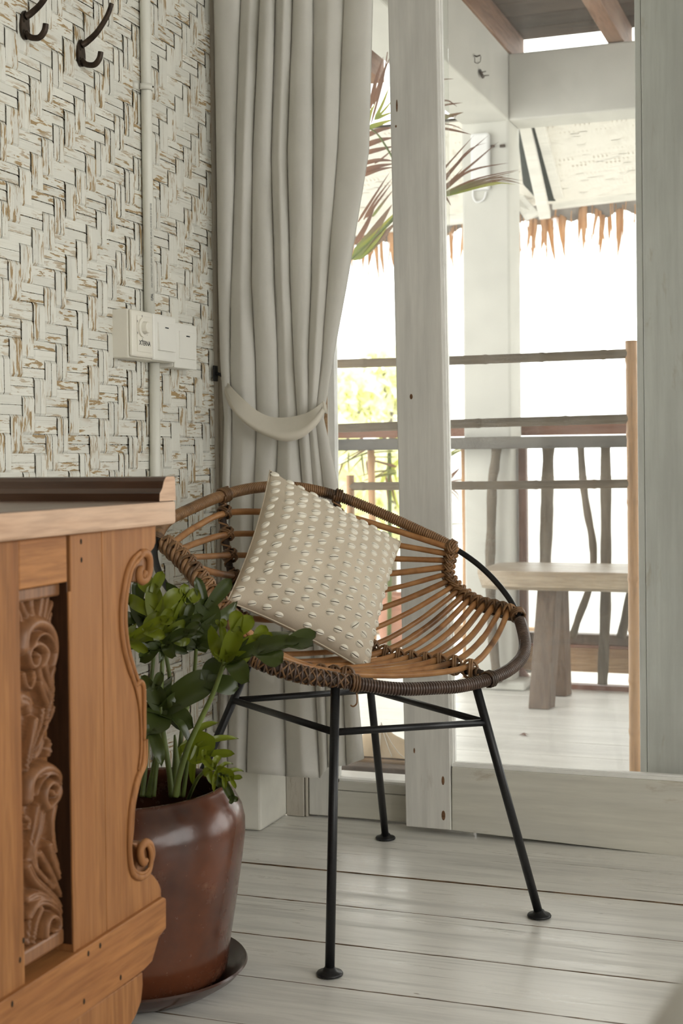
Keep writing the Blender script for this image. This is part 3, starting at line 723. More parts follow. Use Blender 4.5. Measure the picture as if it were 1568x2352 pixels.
# ------------------------------------------------------------------ bamboo rack
rk = thing('bamboo_rack', PZ(1455, 1800), 'bamboo towel rack of three poles on an orange post outside the glass', 'rack')
YK = 3.32
def bamboo(name, pts, r, mat, nodes):
    P = resample(spline(pts, 10), 260); R = []
    for i in range(260):
        t = i / 259; k = r
        for q in nodes: k += r * .10 * math.exp(-((t - q) / .006) ** 2) - r * .05 * math.exp(-((t - q - .012) / .006) ** 2)
        R.append(k)
    return obj(name, tube(P, R, 12), mat, rk)
pk = lambda u, v: PY(u, v, YK)
bamboo('post', [pk(1449, 783), pk(1452, 1000), pk(1456, 1400), PY(1459, 1860, YK) * A3(1, 1, 0)], .0138, M_BAMBOO, (.04, .2, .345, .51, .62, .73, .84, .94))
bamboo('pole', [pk(640, 842), pk(768, 836), pk(1100, 826), pk(1446, 812)], .0108, M_BAMBOOG, (.08, .26, .61, .765, .93))
bamboo('pole', [pk(640, 988), pk(768, 984), pk(1100, 972), pk(1446, 962)], .0108, M_BAMBOOG, (.12, .59, .83))
bamboo('pole', [pk(804, 1117), pk(1100, 1115), pk(1446, 1111)], .0100, M_BAMBOOG, (.05, .45, .68, .88))
bamboo('post', [pk(804, 1092), pk(807, 1300), PY(815, 1860, YK) * A3(1, 1, 0)], .0100, M_BAMBOO, (.3, .55, .8))
bamboo('post', [pk(640, 815), pk(643, 1200), PY(650, 1860, YK) * A3(1, 1, 0)], .0130, M_BAMBOO, (.1, .3, .5, .7, .9))

# ------------------------------------------------------------------ terracotta pot, canvas, boards, dead leaf
tp = PZ(912, 1476); tp = A3(tp[0], min(tp[1], 6.0), 0)
tpot = thing('terracotta_pot', tp, 'tall pale terracotta pot standing on the deck behind the chair', 'pot')
obj('body', lathe([(.062, 0), (.07, .004), (.085, .07), (.098, .13), (.100, .152), (.093, .157), (.090, .163), (.093, .170), (.091, .195), (.096, .200), (.104, .206), (.104, .214), (.092, .214), (.088, .19), (.08, .15)], tp, 40), M_TERRA, tpot, auto=35)
obj('soil', lathe([(.088, .185), (.001, .188)], tp, 24), M_SOIL, tpot)
cz = PY(880, 1790, 3.30)
bd = thing('wood_stack', A3(cz[0], 3.3, 0), 'two rough boards lying just outside the fixed glass', 'boards')
xa, xb = PY(760, 1760, 3.2)[0], PY(990, 1760, 3.2)[0]
z1, z2, z3 = 0, PY(880, 1764, 3.10)[2], PY(880, 1742, 3.155)[2]
obj('board', box(xa, xb, 3.10, 3.15, 0.001, z2), M_BENCHL, bd, smooth=False, bev=.004)
obj('board', box(xa, xb + .02, 3.155, 3.285, 0.001, z3 - .004), M_TANBD, bd, smooth=False, bev=.004)
cv = thing('canvas_bundle', A3(PY(880, 1740, 3.2)[0], 3.22, z3), 'cream canvas folded to a peak on the boards outside', 'canvas')
top = PY(868, 1664, 3.225); bl, br = A3(PY(780, 1738, 3.165)[0], 3.165, z3), A3(PY(1000, 1738, 3.165)[0], 3.165, z3); rb2 = br + A3(-.02, .12, 0); lb2 = bl + A3(.01, .12, 0)
def canv(u_, w_):
    e = bl * (1 - u_) + br * u_; g = lb2 * (1 - u_) + rb2 * u_; bs = e * (1 - w_) + g * w_
    k = max(0, 1 - abs(u_ - .36) * 1.9) ** 1.1 * max(0, 1 - abs(w_ - .5) * 2.0) ** .9
    bs = bs.copy(); bs[2] = z3 + .0 + k * (top[2] - z3) + .002 * sin(u_ * 25 + w_ * 9) * (1 if k > .05 else .2); return bs
obj('sheet', grid(canv, 40, 20), M_CANVAS, cv)
for q in ((.42, .1), (.55, .2), (.68, .0)):
    obj('cord', tube([canv(.36 + (q[0] - .36) * t, .5 - .5 * t) + A3(0, -.001, .003) for t in np.linspace(0, 1, 12)], .0011, 5), M_CORD, cv)
lf = PZ(1204, 1690)
tag(obj('dead_leaf', ([tuple(lf + A3(*p)) for p in ((-.018, .0, .001), (-.004, .012, .007), (.014, .004, .003), (.004, -.004, .006), (.010, -.016, .002), (-.005, -.006, .004))], [(0, 1, 3, 5), (1, 2, 3), (3, 4, 5)]), M_FRBROWN, uv=[(.5, .5)] * 6, smooth=False), 'small dry curled leaf lying on the white deck', 'leaf')

# ------------------------------------------------------------------ palms and bushes outside
def leaflet(pts, wpx, y, mat, par, fold=.25):
    P = resample(spline([PY(u, v_, y + (p3[0] if p3 else 0)) for u, v_, *p3 in pts], 6), 9); dst = np.linalg.norm(P[0] - CAM)
    w = wpx * dst / FPX * .40; v = []; uvs = []; f = []
    for i, p in enumerate(P):
        t = i / 8; T = nrm(P[min(i + 1, 8)] - P[max(i - 1, 0)]); side = nrm(np.cross(T, A3(.15, -.95, .2))); nn = np.cross(side, T)
        k = w * (min(1, t * 5 + .35) * (1 - t ** 2.2) + .04)
        for s in (-1, 0, 1): v.append(tuple(p + side * k * s + nn * (abs(s) * k * fold))); uvs.append((t, s))
    for i in range(8):
        for s in (0, 1): f.append((i * 3 + s, i * 3 + s + 1, i * 3 + s + 4, i * 3 + s + 3))
    return obj('leaflet', (v, f), mat, par, uv=uvs)
def frond(palm, y, rach, leaves, rr_=.004):
    P = [PY(u, v_, y) for u, v_ in rach]
    fr = obj('frond', tube(spline(P, 8), [rr_ * (1 - .5 * i / (8 * (len(P) - 1))) for i in range(8 * (len(P) - 1) + 1)], 6), M_STEM, palm)
    for pts, w, mt in leaves: leaflet(pts, w, y, mt, fr)
B_, G_, X_ = M_FRBROWN, M_FRGREEN, M_FRMIX
YP = 3.9
pb = PZ(940, 1640)
palm = thing('palm', A3(PY(945, 1200, YP)[0], YP, 0), 'tall palm with browning fronds behind the white door stile', 'palm')
obj('trunk', tube(spline([PY(945, 1700, YP) * A3(1, 1, 0), PY(948, 1300, YP), PY(952, 900, YP), PY(950, 520, YP), PY(945, 430, YP)], 6), .014, 8), M_BAMBOOG, palm)
frond(palm, YP, [(945, 445), (975, 470), (1006, 452)], [
    ([(1004, 402), (1035, 370), (1088, 311)], 5, B_), ([(1005, 425), (1060, 365), (1121, 311)], 7, B_), ([(1006, 438), (1070, 350), (1117, 328)], 6, B_),
    ([(1007, 440), (1075, 385), (1145, 325)], 8, B_), ([(1008, 444), (1050, 400), (1063, 385)], 6, B_), ([(1008, 446), (1075, 394), (1168, 374)], 8, B_),
    ([(1010, 448), (1080, 420), (1190, 392)], 7, X_), ([(1010, 449), (1090, 412), (1195, 389)], 6, B_), ([(1010, 450), (1080, 424), (1140, 408), (1198, 415)], 8, X_),
    ([(1012, 451), (1080, 428), (1150, 412), (1200, 424)], 8, X_), ([(1012, 452), (1070, 436), (1130, 420), (1185, 424)], 9, G_), ([(1012, 452), (1060, 440), (1110, 428), (1160, 420)], 9, G_),
    ([(1012, 450), (1060, 430), (1100, 415), (1172, 402)], 7, X_), ([(1010, 448), (1048, 415), (1072, 398)], 5, X_), ([(1011, 450), (1080, 430), (1140, 416), (1192, 420)], 5, B_),
    ([(1012, 440), (1025, 455), (1036, 474)], 7, B_), ([(1004, 410), (1050, 352), (1070, 330)], 4, B_), ([(1006, 430), (1045, 385), (1075, 350)], 5, B_)])
frond(palm, YP, [(948, 440), (960, 330), (1000, 200)], [
    ([(1004, 262), (1020, 262), (1044, 270), (1050, 246 + 10)], 4, B_), ([(1006, 245), (1030, 240), (1062, 236)], 6, B_), ([(1008, 232), (1030, 232), (1050, 246)], 5, B_),
    ([(1005, 275), (1035, 266), (1064, 258)], 13, X_), ([(1006, 283), (1040, 288), (1066, 300)], 4, B_), ([(1006, 293), (1045, 300), (1082, 309)], 8, B_), ([(1005, 184), (1024, 182), (1043, 181)], 4, B_)])
frond(palm, YP, [(945, 440), (900, 360), (868, 310), (843, 292)], [
    ([(852, 284), (880, 180), (893, 92)], 7, B_), ([(850, 250), (862, 190), (880, 130)], 13, B_), ([(858, 240), (876, 180), (896, 130)], 12, B_),
    ([(843, 290), (850, 262), (862, 236)], 13, G_), ([(860, 276), (880, 235), (895, 195)], 10, G_), ([(862, 275), (885, 250), (905, 225)], 8, G_),
    ([(845, 294), (880, 282), (905, 274)], 15, G_), ([(862, 274), (890, 262), (905, 258)], 10, G_), ([(842, 312), (875, 298), (905, 293)], 15, B_), ([(840, 334), (875, 322), (905, 316)], 17, B_),
    ([(838, 352), (870, 344), (905, 336)], 15, B_), ([(836, 376), (870, 368), (905, 370)], 13, B_), ([(834, 392), (870, 382), (905, 376)], 15, B_), ([(832, 404), (870, 390), (905, 384)], 12, B_),
    ([(860, 376), (880, 362), (905, 340)], 6, B_)])
frond(palm, YP, [(946, 445), (905, 500), (850, 555), (806, 596)], [
    ([(822, 510), (860, 450), (895, 395)], 8, B_), ([(835, 505), (865, 455), (900, 410)], 8, B_), ([(842, 500), (870, 460), (900, 420)], 8, B_), ([(855, 498), (880, 465), (903, 436)], 9, X_),
    ([(812, 590), (850, 545), (900, 470)], 30, X_), ([(810, 594), (855, 555), (905, 490)], 34, G_), ([(812, 595), (860, 560), (910, 510)], 30, X_), ([(816, 560), (840, 520), (862, 470)], 16, B_)], .006)
YQ = 5.5
def q7(*pp): return [(760 + x / 4.9, 950 + y / 4.9) for x, y in pp]
p2 = thing('palm', A3(PY(925, 1100, YQ)[0], YQ, 0), 'low dry palm with drooping fronds before the left deck railing', 'palm')
obj('trunk', tube(spline([PY(930, 1500, YQ) * A3(1, 1, 0), PY(935, 1300, YQ), PY(930, 1090, YQ)], 6), .016, 8), M_BAMBOOG, p2)
frond(p2, YQ, [(930, 1095), (905, 1015), (840, 1040), (778, 1068)], [
    (q7((740, 265), (400, 380), (65, 570)), 6, B_), (q7((740, 300), (420, 390), (90, 600)), 8, B_), (q7((490, 160), (200, 400), (65, 510)), 7, B_), (q7((390, 160), (150, 310), (60, 430)), 6, B_),
    (q7((740, 425), (450, 440), (220, 510)), 5, X_), (q7((740, 490), (500, 490), (300, 505)), 4, X_), (q7((740, 600), (520, 540), (380, 520)), 8, B_), (q7((740, 640), (500, 655), (280, 720)), 6, X_),
    (q7((200, 430), (195, 550), (200, 690)), 5, X_), (q7((345, 450), (360, 600), (380, 750)), 6, X_), (q7((400, 530), (410, 630), (425, 740)), 6, B_), (q7((490, 470), (485, 600), (490, 690)), 7, B_),
    (q7((620, 690), (635, 900), (650, 1070)), 6, B_), (q7((665, 690), (700, 900), (745, 1080)), 6, B_), (q7((130, 560), (100, 650), (75, 730)), 5, B_), (q7((360, 490), (280, 570), (200, 670)), 4, X_),
    (q7((740, 660), (600, 690), (420, 740), (330, 770)), 8, X_), (q7((740, 680), (560, 690), (370, 750)), 6, G_), (q7((740, 200), (500, 330), (300, 430)), 6, B_), (q7((640, 560), (620, 640), (500, 700)), 5, X_)])
frond(p2, YQ, [(930, 1092), (980, 1090), (1030, 1050), (1050, 1036)], [
    (q7((1300, 500), (1400, 440), (1530, 385)), 9, G_), (q7((1310, 470), (1380, 420), (1470, 395)), 6, G_), (q7((1310, 740), (1380, 680), (1460, 600)), 12, B_), (q7((1320, 780), (1420, 750), (1570, 745)), 4, B_),
    (q7((1320, 850), (1400, 920), (1470, 1030)), 3, B_), (q7((1470, 620), (1520, 660), (1560, 690)), 5, B_), (q7((1350, 840), (1420, 900), (1440, 960)), 4, B_), (q7((1470, 850), (1540, 960), (1560, 1100)), 5, B_), (q7((1480, 850), (1570, 920), (1590, 960)), 5, X_),
    (q7((1320, 1248), (1400, 1240), (1500, 1240)), 3, X_)])
p3 = thing('broadleaf_plant', A3(PY(895, 1100, 5.8)[0], 5.8, 0), 'yellow green broad leaved plant at the left deck railing', 'plant')
obj('stem', tube([PY(893, 1480, 5.8) * A3(1, 1, 0), PY(895, 1300, 5.8), PY(894, 1040, 5.8)], .010, 8), M_STEM, p3)
for pts, w in ((((862, 985), (880, 1010), (893, 1038)), 17), (((893, 1040), (905, 1010), (925, 990)), 16), (((892, 1080), (880, 1100), (872, 1130)), 14), (((895, 1060), (905, 1085), (912, 1110)), 12), (((893, 1100), (905, 1140), (918, 1170)), 16), (((893, 1085), (915, 1060), (935, 1050)), 16)):
    o = leaflet(list(pts), w, 5.8, M_FRLEAF, p3); o.name = 'leaf'
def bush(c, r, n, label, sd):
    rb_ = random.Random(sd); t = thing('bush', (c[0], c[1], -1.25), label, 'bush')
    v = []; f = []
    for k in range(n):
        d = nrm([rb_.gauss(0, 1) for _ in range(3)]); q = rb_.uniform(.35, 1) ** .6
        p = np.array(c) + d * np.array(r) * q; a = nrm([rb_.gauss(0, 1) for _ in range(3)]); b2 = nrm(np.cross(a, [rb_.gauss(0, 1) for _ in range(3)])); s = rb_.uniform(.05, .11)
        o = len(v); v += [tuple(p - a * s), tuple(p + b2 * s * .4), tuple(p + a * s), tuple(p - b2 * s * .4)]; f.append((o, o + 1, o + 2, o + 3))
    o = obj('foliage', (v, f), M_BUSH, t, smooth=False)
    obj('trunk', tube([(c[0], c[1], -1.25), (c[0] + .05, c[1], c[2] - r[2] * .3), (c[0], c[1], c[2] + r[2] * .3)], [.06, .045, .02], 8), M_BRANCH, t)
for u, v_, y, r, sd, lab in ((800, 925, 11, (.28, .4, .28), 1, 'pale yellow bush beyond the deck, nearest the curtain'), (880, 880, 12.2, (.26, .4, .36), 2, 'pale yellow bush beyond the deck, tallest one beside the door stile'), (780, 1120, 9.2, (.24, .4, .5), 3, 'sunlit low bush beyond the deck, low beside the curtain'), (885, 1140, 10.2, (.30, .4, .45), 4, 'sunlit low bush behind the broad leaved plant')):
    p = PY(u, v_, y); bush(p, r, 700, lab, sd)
# =================================================================== INSIDE: WALL FITTINGS
def hook(u, v, label):
    p = PX(u, v, WX + .006); h = thing('coat_hook', p, label, 'hook', 'bronze coat hooks on the matting')
    y, z = p[1], p[2]; X0 = WX + .004
    pl = []
    for k in range(20):
        a = 2 * pi * k / 20; pl.append((X0, y + .0125 * cos(a) * (1 - .25 * sin(a)), z + .0245 * sin(a)))
    v1, f1 = prism(pl, (.004, 0, 0)); obj('back_plate', (v1, f1), M_HOOK, h, auto=40)
    obj('upper_arm', tube(spline([(X0 + .003, y, z + .014), (X0 + .012, y + .004, z + .020), (X0 + .032, y + .006, z + .036), (X0 + .052, y + .007, z + .062), (X0 + .062, y + .007, z + .084)], 6), [.0062 - .00008 * i for i in range(25)], 8), M_HOOK, h)
    obj('lower_arm', tube(spline([(X0 + .003, y, z - .012), (X0 + .010, y + .003, z - .020), (X0 + .026, y + .005, z - .022), (X0 + .036, y + .006, z - .012), (X0 + .039, y + .006, z + .000)], 6), [.0056 - .00002 * i for i in range(25)], 8), M_HOOK, h)
    for dz in (.006, -.012): obj('screw', ball((X0 + .0042, y - .006, z + dz), (.0014, .0032, .0032), 8, 5), M_DARK, h)
hook(57, 58, 'bronze double coat hook at the upper left corner, further from the conduit')
hook(186, 122, 'bronze double coat hook between its twin and the white conduit')

xcd = WX + .014
cd = thing('conduit', PX(356, 1090, xcd), 'white plastic electrical conduit running down the woven wall', 'conduit')
ctop, cmid, cb0, cbot = PX(326, -320, xcd), PX(343, 708, xcd), PX(354.5, 825, xcd), PX(358, 1400, xcd)
cmid[2] = PX(303, 709, WX + .043)[2] + .002; cb0[2] = PX(306, 818, WX + .043)[2] - .004
ctop[2] = 2.55
obj('pipe', tube([ctop, PX(333, 0, xcd), PX(338, 350, xcd), cmid], .0105, 16), M_PVC, cd)
obj('pipe', tube([cb0, PX(356.5, 1090, xcd), cbot * A3(1, 1, 0) + A3(0, 0, .02)], .0105, 16), M_PVC, cd)
sc = PX(334.5, 201, xcd)
sad = [(sc[0] + .0125 * cos(a) - .001, sc[1] + .0125 * sin(a), sc[2]) for a in np.linspace(-pi * .62, pi * .62, 16)]
vs_, fs_ = [], []
for (x, y, z) in sad: vs_ += [(x, y, z - .006), (x, y, z + .006)]
for k in range(15): fs_.append((2 * k, 2 * k + 2, 2 * k + 3, 2 * k + 1))
o = obj('saddle_clip', cat((vs_, fs_), box(WX, WX + .006, sc[1] - .030, sc[1] - .012, sc[2] - .006, sc[2] + .006), box(WX, WX + .006, sc[1] + .012, sc[1] + .028, sc[2] - .006, sc[2] + .006)), M_PVC, cd)
s = o.modifiers.new('thick', 'SOLIDIFY'); s.thickness = .002; s.offset = 1
obj('screw', ball((sc[0] + .0135, sc[1] + .004, sc[2] + .001), .002, 8, 5), M_DARK, cd)
def text(body, size, loc, xdir, ydir, mat, par, name='lettering', sx=1.0, bold=0.0, align='CENTER'):
    c = bpy.data.curves.new(name, 'FONT'); c.body = body; c.size = size; c.align_x = align; c.align_y = 'CENTER'; c.extrude = .00015; c.offset = bold
    o = bpy.data.objects.new(name, c); COL.objects.link(o); c.materials.append(mat)
    xd = Vector(nrm(xdir)); yd = Vector(nrm(ydir)); zd = xd.cross(yd); off = wloc(par)
    m = Matrix.Identity(4)
    for i in range(3): m[i][0], m[i][1], m[i][2], m[i][3] = xd[i] * sx, yd[i], zd[i], loc[i] - off[i]
    bpy.context.view_layer.update()
    me = bpy.data.meshes.new_from_object(o.evaluated_get(bpy.context.evaluated_depsgraph_get())); me.transform(m); me.name = name
    bpy.data.objects.remove(o); o = bpy.data.objects.new(name, me); COL.objects.link(o)
    if not me.materials: me.materials.append(mat)
    o.parent = par; return o
# print runs up the pipe on the side turned to the room
pdir = nrm(A3(.86, -.5, 0))
def onpipe(v): 
    k = (v - 350) / 358.; c = PX(338 + 5 * k, v, xcd); return c + pdir * .0107
t0, t1 = onpipe(693), onpipe(477)
up_ = nrm(t1 - t0); yd_ = np.cross(pdir, up_); 
text('CLIPSAL', .0068, onpipe(692), up_, yd_, M_INK, cd, bold=.0001, align='LEFT', sx=.58)
text('HIGH IMPACT CONDUIT 20MM MEDIUM IEC-60614 BS 6099-2.2 ANSI BOSS20 2015 20/1320', .0052, onpipe(662), up_, yd_, M_INKL, cd, align='LEFT', sx=.80)

# switches: dimmer and two rockers
XF = WX + .043
pA, pB = PX(258, 712, WX), PX(457, 830, WX + .035)
sw = thing('light_switch', A3(WX, (pA[1] + pB[1]) / 2, 1.06), 'ivory surface mounted dimmer with two white rocker switches', 'switch')
yA, yM1, yM2, yB = 2.362, PX(352, 760, XF)[1], PX(405, 770, XF)[1], PX(456, 780, XF)[1]
zT, zB = PX(303, 709, XF)[2], PX(306, 818, XF)[2]
def rbox(x0, x1, y0, y1, z0, z1, name, mat, par, bv): return obj(name, box(x0, x1, y0, y1, z0, z1), mat, par, smooth=False, bev=bv)
rbox(WX - .002, XF - .008, yA, yM2 - .002, zB - .003, zT + .001, 'back_box', M_SWITCH, sw, .003)
rbox(WX - .002, XF - .008, yM2 + .001, yB - .001, zB - .010, zT - .008, 'back_box', M_SWITCH2, sw, .003)
f1 = rbox(XF - .008, XF, yA + .001, yM1 - .0008, zB, zT, 'dimmer_plate', M_SWITCH, sw, .005)
rbox(XF, XF + .0015, yA + .020, yM1 - .010, zB + .010, zT - .010, 'inner_plate', M_SWITCH, f1, .001)
yc, zc = PX(325, 750, XF)[1], PX(325, 753, XF)[2]
kn = obj('knob', tube([(XF + .001, yc, zc), (XF + .005, yc, zc), (XF + .006, yc, zc), (XF + .015, yc, zc), (XF + .016, yc, zc)], [.0185, .018, .0125, .0105, .009], 24), M_SWITCH, f1, auto=30)
for a in (90, 150, 210, 270, 330): obj('dial_mark', box(XF + .0014, XF + .0018, yc + .022 * cos(radians(a)) - .0007, yc + .022 * cos(radians(a)) + .0007, zc + .022 * sin(radians(a)) - .002, zc + .022 * sin(radians(a)) + .002), M_INKL, f1, smooth=False)
text('XTERNA', .0125, A3(XF + .0016, PX(331, 789, XF)[1], PX(331, 789, XF)[2]), (0, 1, 0), (0, 0, 1), M_INK, f1, bold=.0002, sx=.92)
for (y0, y1, dz) in ((yM1, yM2, 0.0), (yM2, yB, -.009)):
    fp = rbox(XF - .008, XF - (.0 if dz == 0 else .004), y0 + .0008, y1 - .0008, zB + dz - .002, zT + dz, 'rocker_plate', M_SWITCH2, sw, .004)
    w = y1 - y0; xo = XF - (.0 if dz == 0 else .004); a0, a1, b0, b1 = y0 + w * .18, y1 - w * .12, zB + dz + .018, zT + dz - .016
    hi, lo = (.002, .0055) if dz == 0 else (.003, .003)
    obj('rocker', hexa([(xo + hi, a0, b1), (xo + hi, a1, b1), (xo + lo, a1, b0), (xo + lo, a0, b0), (xo - .002, a0, b1), (xo - .002, a1, b1), (xo - .002, a1, b0), (xo - .002, a0, b0)]), M_SWITCH2, fp, smooth=False, bev=.0006)
    mz = b1 - .009; obj('indicator_mark', box(xo + hi, xo + hi + .0012, (a0 + a1) / 2 - .007, (a0 + a1) / 2 + .007, mz - .0011, mz + .0011), M_INK, fp, smooth=False)

# =================================================================== CURTAIN
YC = 2.765
vs = [-420, 0, 350, 650, 829, 960, 1107, 1300, 1500, 1780]
TR = {'L': [492, 492, 498, 502, 507, 516, 512, 510, 508, 505], 'A': [553, 552, 540, 530, 527, 531, 527, 525, 523, 522], 'B': [597, 597, 580, 578, 587, 590, 585, 578, 572, 566],
      'C': [632, 632, 622, 630, 637, 640, 633, 640, 650, 656], 'D': [672, 672, 660, 666, 675, 683, 694, 708, 722, 735], 'E': [718, 718, 718, 714, 707, 706, 717, 730, 742, 752],
      'F': [790, 790, 775, 752, 738, 724, 742, 765, 785, 797], 'R': [855, 855, 846, 796, 763, 742, 774, 795, 812, 838]}
HEM = {'L': 1768, 'A': 1771, 'B': 1774, 'C': 1783, 'D': 1787, 'E': 1762, 'F': 1758, 'R': 1742}
AMP = [-420, 0, 650, 960, 1107, 1500, 1780], [.030, .030, .028, .018, .026, .034, .036]
keys = list('LABCDEFR'); NR, NS = 130, 16
segf = [.7, .9, 1.0, .95, 1.05, .8, .6]
v = []; f = []
for j in range(NR + 1):
    q = j / NR; row = []
    for k in range(7):
        for s in range(NS + (1 if k == 6 else 0)):
            t = s / NS; va = HEM[keys[k]] * (1 - t) + HEM[keys[k + 1]] * t; vv = -420 + (va + 420) * q
            ua, ub = np.interp(vv, vs, TR[keys[k]]), np.interp(vv, vs, TR[keys[k + 1]])
            amp = np.interp(vv, *AMP) * segf[k] * min(1.0, (ub - ua) / 45 + .25)
            bulge = abs(sin(pi * t)) ** .55
            tt = t + .07 * sin(2 * pi * t) * (1 if k % 2 else -.6)
            p = PY(ua + (ub - ua) * tt, vv, YC)
            wob = .004 * sin(vv * .011 + k * 1.7) + .002 * sin(vv * .03 + k)
            y = YC + .014 - amp * bulge + wob * (.4 + bulge)
            d = (p - CAM); p = CAM + d * ((y) / p[1]); row.append(tuple(p))
    v += row
n = 7 * NS + 1
f = [(j * n + i, (j + 1) * n + i, (j + 1) * n + i + 1, j * n + i + 1) for j in range(NR) for i in range(n - 1)]
cu = obj('curtain', (v, f), M_CURTAIN)
tag(cu, 'long pale grey linen curtain gathered beside the woven wall', 'curtain')
so_ = cu.modifiers.new('thick', 'SOLIDIFY'); so_.thickness = .0015; so_.offset = 1
rod = thing('curtain_rod', (-1.2, 2.765, 2.3), 'curtain rod above the frame carrying the grey curtain', 'rod')
zr_ = max(p[2] for p in v) + .012
obj('pole', tube([(-1.31, 2.765, zr_), (1.9, 2.765, zr_)], .012, 12), M_HOOK, rod)

tie_up = [(512, 862), (530, 888), (560, 918), (590, 943), (625, 958), (665, 958), (700, 950), (725, 936), (742, 922)]
tie_md = [(509, 866), (524, 905), (548, 948), (580, 972), (620, 988), (655, 994), (692, 985), (722, 962), (741, 935)]
tie_lo = [(508, 868), (522, 920), (543, 953), (580, 985), (618, 1004), (655, 1014), (692, 1006), (724, 980), (745, 948)]
ydp = [2.80, 2.755, 2.722, 2.712, 2.710, 2.710, 2.714, 2.722, 2.745]
rows = []
for lst, dy in ((tie_up, .004), (tie_md, .000), (tie_md, -.003), (tie_lo, -.001)):
    dd = 0
    P = spline([PY(u, w_, y + dy) for (u, w_), y in zip(lst, ydp)], 6); rows.append(P)
nn = len(rows[0]); v = [tuple(p) for r in rows for p in r]
f = [(r * nn + i, r * nn + i + 1, (r + 1) * nn + i + 1, (r + 1) * nn + i) for r in range(3) for i in range(nn - 1)]
# back run of the loop, round the far side of the gathered cloth
bk_up = [PY(742, 922, 2.745), PY(747, 928, 2.775), PY(746, 930, 2.81), PY(728, 925, 2.832)]; bk_lo = [PY(745, 948, 2.745), PY(750, 950, 2.775), PY(748, 950, 2.81), PY(730, 950, 2.832)]
o0 = len(v); Pu, Pl = spline(bk_up, 6), spline(bk_lo, 6); v += [tuple(p) for p in Pu] + [tuple(p) for p in Pl]; m = len(Pu)
f += [(o0 + i, o0 + i + 1, o0 + m + i + 1, o0 + m + i) for i in range(m - 1)]
tb = obj('curtain_tieback', (v, f), M_TIE); so_ = tb.modifiers.new('thick', 'SOLIDIFY'); so_.thickness = .003; so_.offset = 0
tag(tb, 'cream folded cloth band tying the grey curtain', 'tieback')
th = thing('tieback_hook', PX(504, 858, WX + .01), 'small dark hook in the corner holding the cream tieback', 'hook')
p = PX(504, 858, WX + .012)
obj('plate', box(WX + .010, WX + .014, p[1] - .03, p[1] - .012, p[2] - .018, p[2] + .016), M_IRON, th, smooth=False, bev=.001)
obj('arm', tube(spline([A3(WX + .012, p[1] - .02, p[2]), A3(WX + .030, p[1] - .02, p[2] - .006), PY(508, 862, 2.79), PY(511, 852, 2.78)], 6), .0035, 8), M_IRON, th)

# =================================================================== CABINET (console against the left wall)
XC = -.85
cb = thing('console_cabinet', (-1.08, 1.38, 0), 'carved orange brown wooden console at the left edge', 'cabinet')
cp = lambda u, v_, x=XC: PX(u, v_, x)
ySt0, ySt1, yPl0, yPl1 = 1.016, cp(50, 1700)[1], cp(50, 1700)[1], cp(161, 1700)[1]
ySeam = cp(238, 1600)[1]; zTop, zBot = .734, .252
zP1, zP0 = cp(105, 1345)[2], cp(110, 2205)[2]
TH_ = .026
obj('carcass', box(-1.29, XC - .030, 1.02, 1.47, .16, .733), M_CABV, cb, smooth=False)
obj('stile', box(XC - TH_, XC, ySt0, yPl0, zBot - .002, zTop), M_CABV, cb, smooth=False, bev=.0015)
obj('stile', box(XC - TH_, XC, yPl1 + .0065, ySeam, zBot - .002, zTop), M_CABV, cb, smooth=False, bev=.0015)
obj('recess_strip', box(XC - .032, XC - .0012, yPl1 - .0012, yPl1 - .0001, zP0, zP1), M_RECESS, cb, smooth=False)  # thin near-black wood strip over the far side of the panel recess
obj('edge_molding', box(XC - TH_, XC + .001, yPl1, yPl1 + .006, zBot, zTop - .065), M_CABV, cb, smooth=False, bev=.001)
obj('top_rail', box(XC - TH_, XC - .0005, yPl0 + .0005, yPl1 - .0005, zP1, zTop), M_CABH, cb, smooth=False, bev=.0015)
for z0_, z1_, dx in ((zP1 - .016, zP1, .004), (zP0, zP0 + .018, .003)):
    obj('inner_molding', prism([A3(XC - TH_, yPl0, z0_), A3(XC - TH_, yPl1, z0_), A3(XC - TH_, yPl1, z1_), A3(XC - TH_, yPl0, z1_)], (.012 + dx, 0, 0)), M_CARVE, cb, smooth=False, bev=.003)

